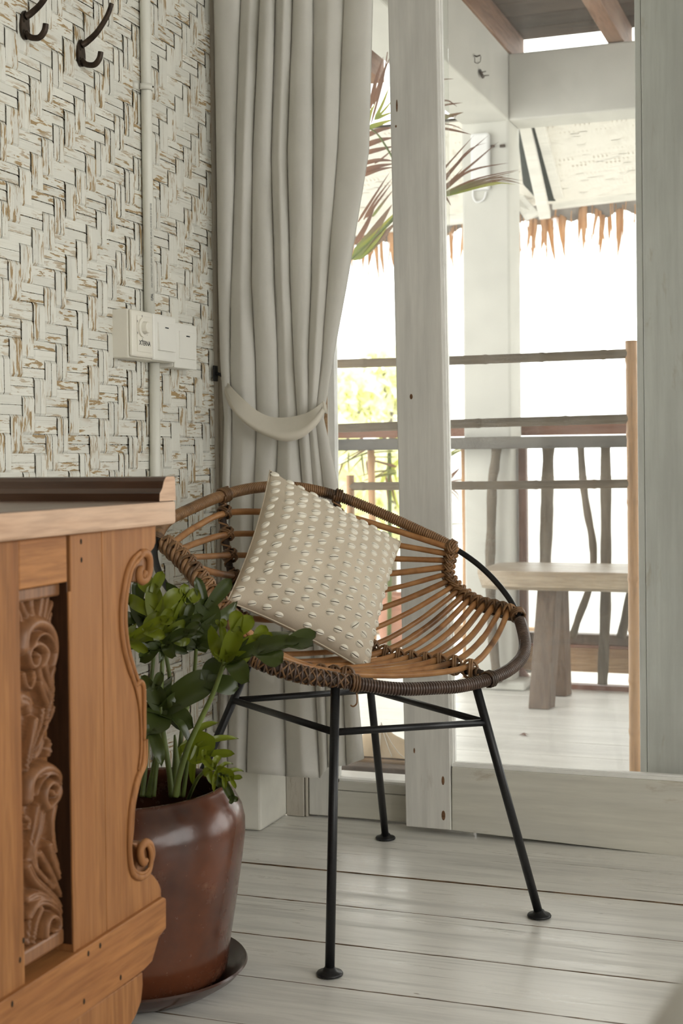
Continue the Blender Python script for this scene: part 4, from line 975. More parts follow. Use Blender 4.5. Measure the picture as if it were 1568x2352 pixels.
# carved panel: relief of scrolls and leaves
XPN = XC - .0165; XGR = XC - .0300
def cA(x, y): return (20 + x / 5.111, 1320 + y / 5.113)
def cB(x, y): return (20 + x / 5.111, 1760 + y / 5.113)
ST = []
def stroke(c, pts, w0, w1, h, groove=0):
    P = [PX(*c(x, y), XPN)[1:] for x, y in pts]
    P3 = [np.array([a[0], a[1], 0]) for a in P]; Q = np.array(spline(P3, 6))[:, :2]
    sc = .0009 / 5.11
    ST.append((Q, np.linspace(w0, w1, len(Q)) * sc * .80, h * 2.1, groove))
leafsets = [
 ([(250, 500), (200, 380), (165, 300)], 34, 22, 6), ([(300, 480), (280, 360), (280, 250)], 36, 30, 7), ([(370, 490), (388, 360), (405, 240)], 36, 34, 7.5), ([(440, 500), (465, 380), (485, 250)], 30, 24, 6.5), ([(480, 530), (520, 400), (560, 300)], 30, 20, 6), ([(200, 560), (180, 480), (150, 410)], 28, 20, 5), ([(520, 590), (540, 480), (575, 420)], 24, 16, 5),
 ([(165, 860), (190, 690), (250, 600), (330, 560), (430, 590), (500, 690), (528, 820), (520, 950), (490, 1060)], 80, 44, 9.5), ([(250, 800), (300, 720), (370, 690), (430, 720), (480, 800), (505, 900)], 22, 18, 10.5),
 ([(360, 1060), (410, 930), (370, 850), (300, 810), (235, 840), (192, 910), (195, 1000), (235, 1075), (285, 1050), (305, 970), (275, 930)], 46, 30, 10.5),
 ([(190, 1170), (220, 1290), (270, 1350)], 30, 18, 7), ([(290, 1150), (300, 1250), (260, 1340)], 30, 18, 8), ([(350, 1080), (365, 1200), (440, 1350), (485, 1450), (470, 1600), (430, 1760)], 44, 18, 8.5), ([(430, 1040), (455, 1150), (495, 1300), (515, 1420), (505, 1520)], 36, 14, 8), ([(550, 1100), (525, 1200), (535, 1380), (495, 1560)], 32, 14, 7),
 ([(360, 1290), (400, 1400), (450, 1550), (435, 1690)], 32, 14, 9), ([(205, 1470), (280, 1500), (295, 1590)], 80, 50, 5), ([(300, 1710), (265, 1900), (225, 2100), (200, 2300)], 46, 18, 9), ([(405, 1580), (382, 1750), (310, 1950), (245, 2200)], 24, 14, 8), ([(455, 1780), (370, 1950), (290, 2150)], 22, 12, 7.5), ([(430, 1910), (480, 1970), (485, 2080), (465, 2130)], 18, 14, 8), ([(420, 1970), (380, 2080), (330, 2150)], 46, 30, 6), ([(565, 1560), (525, 1680), (460, 1790)], 26, 10, 6)]
for pts, a, b_, h in leafsets: stroke(cA, pts, a, b_, h * .001)
for pts, a, b_, h in [
 ([(225, 380), (245, 180), (330, 60), (450, 20), (550, 80), (588, 200), (565, 330), (530, 400), (460, 480)], 70, 44, 9.5), ([(270, 330), (330, 180), (430, 90), (520, 110), (560, 210)], 18, 14, 10.5),
 ([(420, 480), (385, 390), (400, 260), (460, 190), (525, 230), (525, 310), (480, 330), (460, 290)], 52, 26, 10.5),
 ([(210, 600), (260, 640), (250, 740)], 32, 18, 7), ([(340, 490), (320, 600), (300, 720), (265, 880), (260, 1100)], 40, 18, 8), ([(410, 520), (385, 700), (345, 850), (315, 1000), (330, 1200)], 56, 26, 7.5), ([(560, 470), (530, 650), (540, 850), (565, 1000)], 42, 26, 7),
 ([(480, 930), (505, 1050), (560, 1200), (605, 1330)], 46, 26, 8.5), ([(350, 1020), (430, 1150), (520, 1330), (595, 1520)], 40, 20, 9), ([(270, 950), (300, 1150), (400, 1280), (530, 1430)], 44, 22, 7.5), ([(540, 1040), (580, 1150), (610, 1240)], 26, 16, 7.5),
 ([(220, 1180), (300, 1330), (430, 1450), (540, 1560), (605, 1690)], 52, 30, 9), ([(230, 1560), (350, 1510), (480, 1570), (570, 1650)], 50, 20, 8), ([(230, 1760), (330, 1610), (450, 1600), (560, 1680), (605, 1800), (590, 1920), (530, 2020), (450, 2070), (400, 2010)], 46, 40, 9),
 ([(395, 1990), (408, 1860), (450, 1770), (515, 1770), (545, 1840), (530, 1910), (480, 1930)], 48, 24, 10.5), ([(380, 1680), (320, 1850), (285, 2080)], 34, 16, 8.5), ([(260, 1830), (240, 2100)], 28, 14, 7), ([(330, 2100), (390, 2130), (470, 2110)], 36, 20, 6)]: stroke(cB, pts, a, b_, h * .001)
GY, GZ = 90, 340
yy = np.linspace(yPl0 - .012, yPl1 + .002, GY); zz_ = np.linspace(zP0 - .004, zP1 + .004, GZ)
YY, ZZ = np.meshgrid(yy, zz_); HH = np.zeros_like(YY)
for Q, wd, h, g in ST:
    d2 = np.full(YY.shape, 1e9); ww = np.ones(YY.shape)
    for (a, w0), (b_, w1) in zip(zip(Q[:-1], wd[:-1]), zip(Q[1:], wd[1:])):
        ab = b_ - a; l2 = ab @ ab + 1e-14
        t = np.clip(((YY - a[0]) * ab[0] + (ZZ - a[1]) * ab[1] * 1.0) / l2, 0, 1)
        dd = np.hypot(YY - a[0] - ab[0] * t, ZZ - a[1] - ab[1] * t); m_ = dd < d2
        d2 = np.where(m_, dd, d2); ww = np.where(m_, w0 + (w1 - w0) * t, ww)
    r_ = np.clip(d2 / (ww * 1.02), 0, 1); prof = np.sqrt(1 - r_ ** 2) * h
    crease = 1 - .22 * np.exp(-(d2 / (ww * .16)) ** 2) if h < .0199 else 1
    HH = np.maximum(HH, prof * crease)
HH += .0004 * np.sin(YY * 900) * np.sin(ZZ * 700) * (HH < .001)
v = [(XGR + HH[j, i], YY[j, i], ZZ[j, i]) for j in range(GZ) for i in range(GY)]
f = [(j * GY + i, j * GY + i + 1, (j + 1) * GY + i + 1, (j + 1) * GY + i) for j in range(GZ - 1) for i in range(GY - 1)]
obj('carved_panel', (v, f), M_CARVE, cb)

# scroll cut end board
edge = [(358, 1200), (358, 1246), (354, 1258), (346, 1268), (336, 1262), (322, 1262), (306, 1280), (294, 1305), (284, 1345), (278, 1390), (278, 1440), (284, 1490), (296, 1535), (308, 1566), (320, 1560), (331, 1572), (332, 1620), (331, 1680), (330, 1730), (329, 1752), (316, 1785), (306, 1820), (299, 1860), (296, 1910), (296, 1960), (300, 2000), (310, 2016), (326, 2022), (338, 2016), (346, 2006), (352, 2010), (364, 2026), (370, 2042), (371, 2062), (366, 2080)]
poly = [PX(u, w_, XC) for u, w_ in edge]
poly = [A3(XC, ySeam + .0006, zTop)] + [p for p in poly[:-1]] + [A3(XC, poly[-1][1], zBot - .003), A3(XC, ySeam + .0006, zBot - .003)]
eb = obj('scroll_board', prism(poly, (-.034, 0, 0)), M_CABV, cb, smooth=False, bev=.0012); recalc(eb)
def bead(pts, w, name='scroll_bead', x=XC + .001, mat=M_CABV):
    P = spline([PX(u, w_, x) for u, w_ in pts], 6); n_ = len(P)
    v1, f1 = tube(P, [w * .0006 * (.45 + .55 * min(1, 6 * min(i, n_ - 1 - i) / n_ + .3)) for i in range(n_)], 8)
    v1 = [(x + (a - x) * .8, b2, c) for a, b2, c in v1]
    return (v1, f1)
c1 = [(322, 1268), (306, 1285), (294, 1308), (285, 1345), (279, 1390), (279, 1440), (285, 1490), (297, 1535), (312, 1575)]
c1b = [(a + 9, b2 + (5 if b2 < 1300 else -3)) for a, b2 in c1]
curl1 = [(312, 1290), (322, 1274), (334, 1270), (342, 1282), (343, 1305), (338, 1325), (328, 1334), (320, 1328), (320, 1312), (327, 1304)]
obj('scroll_bead', cat(bead(c1, 7), bead(c1b, 6)), M_CABV, cb)
obj('scroll_volute', cat(bead(curl1, 10, x=XC - .002), bead([(326, 1316), (330, 1322), (332, 1310)], 9, x=XC)), M_CABV, cb)
obj('scroll_stub', prism([PX(u, w_, XC - .004) for u, w_ in ((312, 1300), (322, 1272), (338, 1272), (345, 1300), (340, 1328), (326, 1338), (304, 1336))], (-.028, 0, 0)), M_CARVE, cb, smooth=False, bev=.003)
c2 = [(331, 1700), (329, 1752), (316, 1785), (307, 1820), (300, 1860), (297, 1910), (297, 1960), (302, 2000), (314, 2014), (330, 2014), (342, 2000), (347, 1975), (345, 1952), (338, 1938)]
c2b = [(a + (6 if b2 < 1950 else 2), b2 - (2 if b2 < 1950 else 9)) for a, b2 in c2[:-3]]
obj('scroll_bead', cat(bead(c2, 7), bead(c2b, 5)), M_CABV, cb)
obj('scroll_volute', cat(bead([(345, 1985), (348, 1960), (343, 1940), (333, 1936), (324, 1946), (322, 1965), (328, 1980), (337, 1976)], 10, x=XC - .001)), M_CABV, cb)
obj('scroll_stub', prism([PX(u, w_, XC - .004) for u, w_ in ((304, 1936), (330, 1932), (344, 1940), (349, 1962), (345, 1990), (334, 2010), (312, 2012), (318, 1980), (316, 1950))], (-.028, 0, 0)), M_CARVE, cb, smooth=False, bev=.003)
obj('scroll_bead', cat(bead([(312, 1576), (322, 1566), (330, 1580), (331, 1640), (331, 1700)], 6), bead([(304, 1560), (314, 1590), (322, 1640), (324, 1720), (318, 1770)], 4)), M_CABV, cb)

# bottom rail, foot
zc = lambda u, w_: PX(u, w_, XC + .006)
rail = [A3(XC + .006, 1.0, zBot), zc(376, 2061), zc(382, 2064), zc(382, 2132), zc(366, 2152), zc(350, 2208), zc(330, 2229), A3(XC + .006, 1.0, .175)]
br_ = obj('bottom_rail', prism(rail, (-.05, 0, 0)), M_CABH, cb, smooth=False, bev=.0015); recalc(br_)
for u, w_ in ((203, 2190), (230, 2172), (277, 2245), (193, 2300), (28, 2306)): 
    p = PX(u, w_, XC + .006); obj('nail_hole', ball(p, (.0008, .0024, .0036), 8, 5), M_DARK, cb)
for u, w_ in ((186, 1244), (187, 1286), (54, 2160), (46, 2205)): 
    p = PX(u, w_, XC); obj('nail_hole', ball(p, (.0008, .0022, .0034), 8, 5), M_DARK, cb)
ft = [PX(328, 2232, XC - .002), PX(329, 2262, XC - .002), PX(325, 2300, XC - .002), PX(312, 2335, XC - .002), PX(298, 2360, XC - .002)]
ft += [A3(XC - .002, ft[-1][1] - .02, .06), A3(XC - .002, ft[-1][1] - .03, .0), A3(XC - .002, ft[-1][1] - .14, 0), A3(XC - .002, ft[-1][1] - .16, .06), A3(XC - .002, 1.30, .1), A3(XC - .002, 1.22, .176)]
fo = obj('foot', prism([p if p[2] < .175 else A3(p[0], p[1], .1745) for p in ft], (-.035, 0, 0)), M_CABV, cb, smooth=False, bev=.002); recalc(fo)
fo2 = obj('foot', cat(box(XC - .037, XC - .002, 1.02, 1.08, 0, .1745), box(-1.28, -1.24, 1.02, 1.08, 0, .16), box(-1.28, -1.24, 1.40, 1.46, 0, .16)), M_CABV, cb, smooth=False)
# slab top and the raised lip across its far end
XS = -.836; yS = PX(405, 1165, XS)[1]; zS1 = PX(405, 1149, XS)[2]; zS0 = .735
tp_ = obj('top_slab', box(-1.30, XS, .98, yS, zS0, zS1), [M_TOPMID, M_BLEACH], cb, smooth=False, bev=.004)
for pl_ in tp_.data.polygons: pl_.material_index = 0 if pl_.normal.z > .5 else 1
lp0 = PX(367, 1149, XS); zl1 = PX(395, 1094, XS)[2]
pr = [(yS - .0005, zS1), (lp0[1], zS1), (lp0[1] + .001, zS1 + (zl1 - zS1) * .32), (lp0[1] + .008, zS1 + (zl1 - zS1) * .52), (lp0[1] + .013, zS1 + (zl1 - zS1) * .82), (lp0[1] + .018, zl1 - .001), (lp0[1] + .022, zl1), (yS - .006, zl1), (yS - .002, zl1 - .003)]
lipg = prism([A3(XS - .0005, y, z) for y, z in pr], (-.46, 0, 0))
lo_ = obj('raised_lip', lipg, [M_TOPDK, M_BLEACH], cb, smooth=False); recalc(lo_)
for pl_ in lo_.data.polygons: pl_.material_index = 1 if pl_.normal.x > .5 else 0

# =================================================================== POT, SAUCER, PLANT
pc = A3(-1.064, 1.953, 0)
pc = CAM + ray(300, 1100) * 2.2; pc = A3(pc[0], pc[1], 0)
sa = thing('saucer', pc, 'dark brown glazed saucer under the big plant pot', 'saucer')
obj('dish', lathe([(.001, .001), (.125, .001), (.135, .004), (.160, .020), (.170, .031), (.173, .034), (.171, .037), (.166, .035), (.155, .024), (.140, .014), (.001, .012)], pc, 72), M_SAUCER, sa, auto=50)
pt = thing('potted_plant', pc + A3(0, 0, .014), 'glossy brown ceramic pot of green lobed leaves beside the console', 'plant')
prof = [(.001, .0), (.128, .0), (.137, .004), (.141, .012), (.148, .06), (.158, .12), (.167, .18), (.1715, .215), (.1715, .236), (.167, .255), (.158, .272), (.149, .283), (.146, .288), (.1435, .2925), (.139, .293), (.1355, .289), (.137, .278), (.143, .262), (.150, .24), (.14, .19)]
g = lathe([(r * 1.0, z) for r, z in prof], pc + A3(0, 0, .014), 96)
ax = math.radians(2.0)
def tilt(p):          # the old pot stands a little out of true
    d = np.asarray(p) - pc; k = d @ _r0; return tuple(np.asarray(p) + A3(0, 0, 1) * (sin(ax) * k * max(0, d[2] - .014) / .29 * 1.5))
g = ([tilt(p) for p in g[0]], g[1])
obj('pot', g, M_POT, pt, auto=60)
rs = random.Random(9)
def soilfn(u_, w_):
    a = 2 * pi * u_; r = .146 * w_; return pc + A3(r * cos(a), r * sin(a), .236 + .006 * rs.random() + .01 * (1 - w_))
obj('soil', grid(soilfn, 40, 10), M_SOIL, pt, smooth=False)

def stem(pix, r0, r1, name='stem', mat=None):
    P = spline([PD(*q) for q in pix], 8); n = len(P)
    obj(name, tube(P, [r0 + (r1 - r0) * i / (n - 1) for i in range(n)], 8), mat or M_STEM, pt)
stem([(326, 1830, 2.18), (333, 1770, 2.19), (340, 1690, 2.20), (346, 1579, 2.21), (356, 1480, 2.22)], .0044, .0030)
stem([(352, 1830, 2.20), (360, 1750, 2.21), (372, 1660, 2.22), (390, 1575, 2.23), (380, 1500, 2.24), (378, 1480, 2.24)], .0043, .0030)
stem([(394, 1830, 2.15), (388, 1770, 2.15), (371, 1650, 2.15), (371, 1564, 2.16), (374, 1480, 2.17)], .0048, .0032)
stem([(408, 1830, 2.20), (411, 1760, 2.21), (414, 1710, 2.21), (423, 1650, 2.22), (443, 1575, 2.23), (450, 1490, 2.23)], .0044, .0030)
stem([(402, 1830, 2.13), (412, 1780, 2.13), (432, 1715, 2.13), (462, 1650, 2.13), (491, 1588, 2.13), (515, 1520, 2.13)], .0056, .0034)
stem([(398, 1825, 2.16), (404, 1760, 2.16), (403, 1720, 2.16), (401, 1688, 2.16)], .0085, .0015, 'leaf_sheath')
stem([(340, 1830, 2.24), (352, 1770, 2.24), (356, 1740, 2.24), (362, 1700, 2.24)], .0065, .0012, 'leaf_sheath')
stem([(432, 1835, 2.18), (456, 1785, 2.10), (486, 1764, 2.06), (497, 1768, 2.05)], .003, .002)
stem([(420, 1830, 2.22), (428, 1770, 2.22), (433, 1720, 2.22)], .004, .003)

def leaf(base, tip, width, lobes, mat, sag=.10, up=(0, 0, 1), twist=0.0, fold=.30, blade=.40, ang=(75, 32), seed=0, name='leaf', mid=None, skip=()):
    """lobed leaf: central blade plus finger lobes along the midrib; base, tip = (pixel u, pixel v, distance)"""
    rl_ = random.Random(seed); lobes = max(2, lobes - 1) if lobes < 5 else lobes - 2; width = width * 1.12
    B, T = PD(*base), PD(*tip); ln = np.linalg.norm(T - B); d = nrm(T - B)
    toc = nrm(CAM - B); n0 = nrm(np.asarray(up, float)); n0 = nrm(n0 - d * (n0 @ d)); s0 = np.cross(d, n0)
    ca, sa_ = cos(twist), sin(twist); n1 = n0 * ca + s0 * sa_; s1 = np.cross(d, n1)
    def place(x, y, lift=0.0):     # x across, y along, both in metres
        t = y / ln; arch = sag * ln * (4 * t * (1 - t)) - .35 * sag * ln * max(0, t) ** 2
        return B + d * y + s1 * x * cos(fold) + n1 * (arch + abs(x) * sin(fold) + lift - 1.6 * max(0, abs(x) - width * .35) ** 2 / (width + 1e-6))
    v, f = [], []
    def lobe(x0, y0, x1, y1, w, ns=9, lift=0.0, curl=0.0):
        o = len(v); dx, dy = x1 - x0, y1 - y0; L_ = sqrt(dx * dx + dy * dy); px_, py_ = -dy / L_, dx / L_
        for i in range(ns + 1):
            t = i / ns
            k = w * (.62 + .38 * sin(min(1, t * 1.35) * pi * .5)) * (sqrt(max(0, 1 - max(0, (t - .62) / .38) ** 2)) if t > .62 else 1)
            for q in (-1, -.5, 0, .5, 1):
                bend = curl * t * t
                v.append(tuple(place(x0 + dx * t + px_ * k * q, y0 + dy * t + py_ * k * q, lift + bend + .0025 * (1 - abs(q)) * -1 + .0015 * abs(q))))
        for i in range(ns):
            for q in range(4): f.append((o + i * 5 + q, o + i * 5 + q + 1, o + (i + 1) * 5 + q + 1, o + (i + 1) * 5 + q))
    lobe(0, 0, 0, ln * 1.02, width * blade * .50, 14)
    for k in range(lobes):
        t = .10 + .74 * k / max(1, lobes - 1); a = radians(ang[0] + (ang[1] - ang[0]) * k / max(1, lobes - 1))
        prof_ = (.80 + .45 * sin(pi * (k + .6) / lobes)) * (1 - .30 * k / lobes)
        for sgn in (-1, 1):
            if (k, sgn) in skip: continue
            Lk = width * prof_ * rl_.uniform(.85, 1.12); wl_ = ln * .42 / lobes * rl_.uniform(.75, 1.0)
            lobe(0, ln * t, sgn * Lk * sin(a), ln * t + Lk * cos(a), min(wl_, Lk * .36), 9, .0006 * (k + 1) * sgn, rl_.uniform(-.25, .08) * Lk)
    return obj(name, (v, f), mat, pt)
LB, LD = M_LEAF, M_LEAFDK
toC = lambda u, v_: nrm(CAM - PD(u, v_, 2.2))
fc = toC(450, 1450)
U1 = nrm(A3(0, 0, 1) + fc * .55)
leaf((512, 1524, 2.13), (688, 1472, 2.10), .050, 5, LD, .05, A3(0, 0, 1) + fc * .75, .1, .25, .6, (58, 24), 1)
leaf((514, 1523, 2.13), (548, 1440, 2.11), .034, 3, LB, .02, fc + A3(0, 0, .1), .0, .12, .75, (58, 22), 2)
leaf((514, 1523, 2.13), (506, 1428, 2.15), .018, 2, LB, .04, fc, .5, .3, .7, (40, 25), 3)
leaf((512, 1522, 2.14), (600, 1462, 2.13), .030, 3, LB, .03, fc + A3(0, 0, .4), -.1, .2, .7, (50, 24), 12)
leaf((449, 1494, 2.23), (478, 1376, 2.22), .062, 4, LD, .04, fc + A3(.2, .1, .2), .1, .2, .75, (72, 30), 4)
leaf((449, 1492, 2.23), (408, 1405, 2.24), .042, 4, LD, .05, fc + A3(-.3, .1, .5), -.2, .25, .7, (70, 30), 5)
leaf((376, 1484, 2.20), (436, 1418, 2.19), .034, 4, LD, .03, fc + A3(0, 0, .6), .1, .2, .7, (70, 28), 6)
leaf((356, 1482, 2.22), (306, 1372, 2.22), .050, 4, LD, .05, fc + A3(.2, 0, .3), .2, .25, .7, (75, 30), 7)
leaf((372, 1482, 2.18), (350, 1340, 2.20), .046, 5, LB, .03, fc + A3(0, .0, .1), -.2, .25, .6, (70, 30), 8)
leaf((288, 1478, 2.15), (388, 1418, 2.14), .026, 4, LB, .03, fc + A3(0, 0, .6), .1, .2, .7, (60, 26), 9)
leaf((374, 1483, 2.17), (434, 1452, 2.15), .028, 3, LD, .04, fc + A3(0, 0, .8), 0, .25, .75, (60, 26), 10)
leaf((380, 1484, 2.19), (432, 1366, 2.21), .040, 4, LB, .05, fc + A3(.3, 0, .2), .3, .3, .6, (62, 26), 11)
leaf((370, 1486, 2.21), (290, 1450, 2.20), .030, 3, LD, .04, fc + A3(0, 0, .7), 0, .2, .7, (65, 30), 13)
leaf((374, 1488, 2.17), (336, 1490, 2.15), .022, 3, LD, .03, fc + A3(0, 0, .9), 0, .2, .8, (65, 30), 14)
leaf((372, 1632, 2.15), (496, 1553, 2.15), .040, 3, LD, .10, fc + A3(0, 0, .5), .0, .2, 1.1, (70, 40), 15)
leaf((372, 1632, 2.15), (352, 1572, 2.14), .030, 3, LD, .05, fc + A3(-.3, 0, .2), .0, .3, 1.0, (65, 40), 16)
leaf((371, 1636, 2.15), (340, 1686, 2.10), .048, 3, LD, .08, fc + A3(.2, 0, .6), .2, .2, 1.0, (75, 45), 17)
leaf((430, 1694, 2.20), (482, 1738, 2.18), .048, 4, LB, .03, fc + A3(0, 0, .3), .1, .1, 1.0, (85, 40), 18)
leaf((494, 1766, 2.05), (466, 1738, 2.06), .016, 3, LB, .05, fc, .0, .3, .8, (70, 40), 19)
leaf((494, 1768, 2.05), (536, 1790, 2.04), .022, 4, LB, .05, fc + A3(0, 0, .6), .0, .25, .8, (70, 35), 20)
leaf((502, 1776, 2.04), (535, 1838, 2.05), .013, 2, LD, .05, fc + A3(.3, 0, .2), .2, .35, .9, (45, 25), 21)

# =================================================================== RATTAN CHAIR
CO = A3(-.886, 2.434, 0); CA = A3(cos(radians(-35)), sin(radians(-35)), 0); CL = A3(-CA[1], CA[0], 0)
def ch(a, l, z): return CO + CA * a + CL * l + A3(0, 0, z)
chair = thing('rattan_chair', CO, 'round rattan basket chair on thin black iron legs before the door', 'chair')
RIMP = [(-.143, -.293, .702), (-.172, -.238, .721), (-.215, -.125, .750), (-.236, -.029, .763), (-.232, .060, .760), (-.204, .130, .742), (-.163, .185, .715), (-.103, .250, .675), (-.051, .297, .641), (.012, .323, .600), (.087, .322, .550), (.151, .296, .508), (.210, .253, .469), (.244, .196, .446), (.263, .128, .434), (.270, .054, .429), (.268, -.001, .431), (.261, -.069, .435), (.247, -.122, .444), (.226, -.185, .458), (.205, -.236, .470), (.172, -.293, .494), (.110, -.345, .535), (.032, -.362, .586), (-.024, -.364, .623), (-.085, -.342, .664)]
RIM = spline([ch(*p) for p in RIMP], 10, True)
nR = len(RIM)
obj('iron_rim', tube(RIM, .0058, 10, True), M_IRON, chair)
def arc(i0, i1):     # control point index range, may wrap
    if i1 < i0: i1 += len(RIMP)
    return [RIM[int(k) % nR] for k in np.arange(i0 * 10, i1 * 10 + 1)]
def wrapped(name, path, r, pitch, rc, mat, core, hand=1, flat=1.0):
    o = obj(name, tube(path, r, 10), core, chair)
    h_ = obj('wrap_cord', tube(helix(path, r, pitch, 9, 0, hand), rc, 5), mat, o); return o
back = arc(25.55, 8.1 + 26)
wrapped('back_rim_wrap', back, .0092, .0044, .0023, M_WRAPL, M_WRAPL)
wrapped('front_rim_wrap', arc(10.9, 18.6), .0094, .0052, .0026, M_WRAPD, M_CORE)
fl = arc(18.6, 21.6)
o = obj('front_edge_lattice', tube(fl, [.0105 + .003 * sin(pi * i / (len(fl) - 1)) for i in range(len(fl))], 10), M_CORE, chair)
for hd in (1, -1):
    for ph in (0, pi / 2, pi, 3 * pi / 2): obj('wrap_cord', tube(helix(fl, lambda t: .0108 + .003 * sin(pi * t), .055, 40, ph, hd), .0019, 5), M_BIND, o)
obj('wrap_cord', tube(helix(fl, lambda t: .0112 + .003 * sin(pi * t), .012, 14, 0, 1), .0022, 5), M_WRAPD, o)

# ribs front to back and the side spines that hold the cane ends
RR = spline([ch(*p) for p in [(-.202, .127, .738), (-.201, .125, .70), (-.196, .125, .64), (-.180, .125, .57), (-.152, .124, .505), (-.105, .123, .458), (-.066, .123, .443), (-.009, .122, .437), (.077, .121, .438), (.161, .119, .443), (.245, .120, .440)]], 8)
RL = spline([ch(*p) for p in [(-.219, -.128, .748), (-.215, -.129, .71), (-.206, -.129, .665), (-.192, -.129, .617), (-.176, -.129, .572), (-.150, -.130, .512), (-.107, -.130, .463), (-.06, -.131, .446), (0, -.132, .440), (.08, -.133, .441), (.16, -.135, .447), (.228, -.140, .453)]], 8)
SR = spline([ch(*p) for p in [(-.048, .298, .643), (-.057, .301, .627), (-.064, .300, .605), (-.063, .300, .58), (-.051, .301, .565), (-.017, .303, .545), (.029, .306, .531), (.085, .309, .525), (.135, .306, .519)]], 8)
SL = spline([ch(*p) for p in [(-.098, -.322, .674), (-.068, -.316, .657), (-.039, -.311, .640), (.006, -.307, .612), (.037, -.303, .589), (.073, -.300, .564), (.115, -.295, .538), (.150, -.291, .516), (.172, -.289, .500)]], 8)
ribR = obj('seat_rib', tube(RR, .0072, 8), M_CORE, chair); ribL = obj('seat_rib', tube(RL, .0072, 8), M_CORE, chair)
spR = obj('side_spine', tube(SR, .0085, 8), M_BIND, chair); spL = obj('side_spine', tube(SL, .0095, 8), M_BIND, chair)
for par, P, pitch, rc in ((ribR, RR, .021, .0024), (ribL, RL, .021, .0024), (spR, SR, .0125, .0030)):
    obj('wrap_cord', tube(helix(P, .0078, pitch, 10), rc, 5), M_BIND, par)
    obj('wrap_cord', tube(helix(P, .0080, pitch, 10, pi, -1), rc * .8, 5), M_WRAPL, par)
up = at_s(SL, 0); SLa = resample(SL, 60)[:46]; SLb = resample(SL, 60)[40:]
for ph in (0, 2 * pi / 3, 4 * pi / 3): obj('wrap_cord', tube(helix(SLa, .0095, .036, 18, ph), .0042, 6), M_WRAPL, spL)
for k in range(8): 
    a = 2 * pi * k / 8; obj('cane_strand', tube(helix(SLb, .009, .5, 60, a), .0032, 5), M_RATTAN, spL)

NSL = 15
tR = [.02, .075, .125, .175, .225, .28, .34, .40, .465, .53, .60, .68, .765, .85, .93]
rs = random.Random(2)
def knot_ring(c, t1, t2, r, par):
    """two turns of binding across a crossing of directions t1 and t2"""
    gs = []
    for sgn in (1, -1):
        dgn = nrm(nrm(t1) + sgn * nrm(t2)); nn_ = nrm(np.cross(t1, t2)); 
        pts = [c + (nrm(np.cross(dgn, nn_)) * cos(a) * r * 1.0 + nn_ * sin(a) * r * 1.25) for a in np.linspace(0, 2 * pi, 14)[:-1]]
        gs.append(tube(pts, .0024, 5, True))
        pts = [p + dgn * .004 for p in pts]; gs.append(tube(pts, .0022, 5, True))
    obj('binding', cat(*gs), M_BIND if rs.random() < .6 else M_WRAPL, par)
for i in range(NSL):
    sr, sl = at_s(SR, tR[i]), at_s(SL, .03 + .93 * i / (NSL - 1)); fr_ = .045 + .0655 * i
    r_, l_ = at_s(RR, fr_), at_s(RL, fr_)
    # canes lie on the ribs: lift towards the sitter
    inw = lambda p, k: nrm(ch(.02, 0, .66) - p) * k
    r2_, l2_ = r_ + inw(r_, .012), l_ + inw(l_, .012)
    sr2, sl2 = sr + inw(sr, .009), sl + inw(sl, .011)
    e1 = sr2 + nrm(sr2 - r2_) * .016 ; e0 = sl2 + nrm(sl2 - l2_) * .010
    mid_ = (r2_ + l2_) / 2 - inw((r2_ + l2_) / 2, .010)
    P = spline([e0, sl2, sl2 * .5 + l2_ * .5 - inw(l2_, .010), l2_, mid_, r2_, sr2 * .5 + r2_ * .5 - inw(r2_, .012), sr2, e1], 8)
    n_ = len(P); rad = .0058 + rs.uniform(-.0006, .0005); R = [rad * (1 + .10 * math.exp(-(((k / n_ * 5 + i * .37) % 1) - .5) ** 2 / .0006)) for k in range(n_)]
    cane = obj('cane', tube(P, R, 8), M_RATTAN, chair)
    tr_, tl_ = RR[min(len(RR) - 1, int(fr_ * len(RR)) + 2)] - RR[int(fr_ * len(RR)) - 2], RL[min(len(RL) - 1, int(fr_ * len(RL)) + 2)] - RL[int(fr_ * len(RL)) - 2]
    knot_ring(r_ * .55 + r2_ * .45, r2_ - mid_, tr_, .0135, ribR); knot_ring(l_ * .55 + l2_ * .45, l2_ - mid_, tl_, .0135, ribL)
    knot_ring(sr * .5 + sr2 * .5, sr2 - r2_, SR[min(len(SR) - 1, int(tR[i] * 64) + 2)] - SR[max(0, int(tR[i] * 64) - 2)], .0125, spR)
    if i < 11: knot_ring(sl * .5 + sl2 * .5, sl2 - l2_, SL[20] - SL[10], .0135, spL)
# lashings of the ribs to the rim and a loose cane end
for q in (RR[0], RL[0], RR[-1], RL[-1], SR[0], SL[0], SR[-1], SL[-1]):
    k = min(range(nR), key=lambda k: np.linalg.norm(RIM[k] - q)); seg = [RIM[(k + j) % nR] for j in range(-1, 2)]; seg = resample(seg, 5)
    obj('lashing', tube(helix(seg, .0135, .0046, 9), .0025, 5), M_BIND, chair)
le = RL[-1] + A3(0, 0, -.012)
obj('loose_cane_end', tube(spline([le, le + A3(.004, 0, -.012), le + A3(.004, 0, -.026), le + A3(-.002, 0, -.032), le + A3(-.007, 0, -.030)], 5), .0014, 5), M_WRAPL, chair)

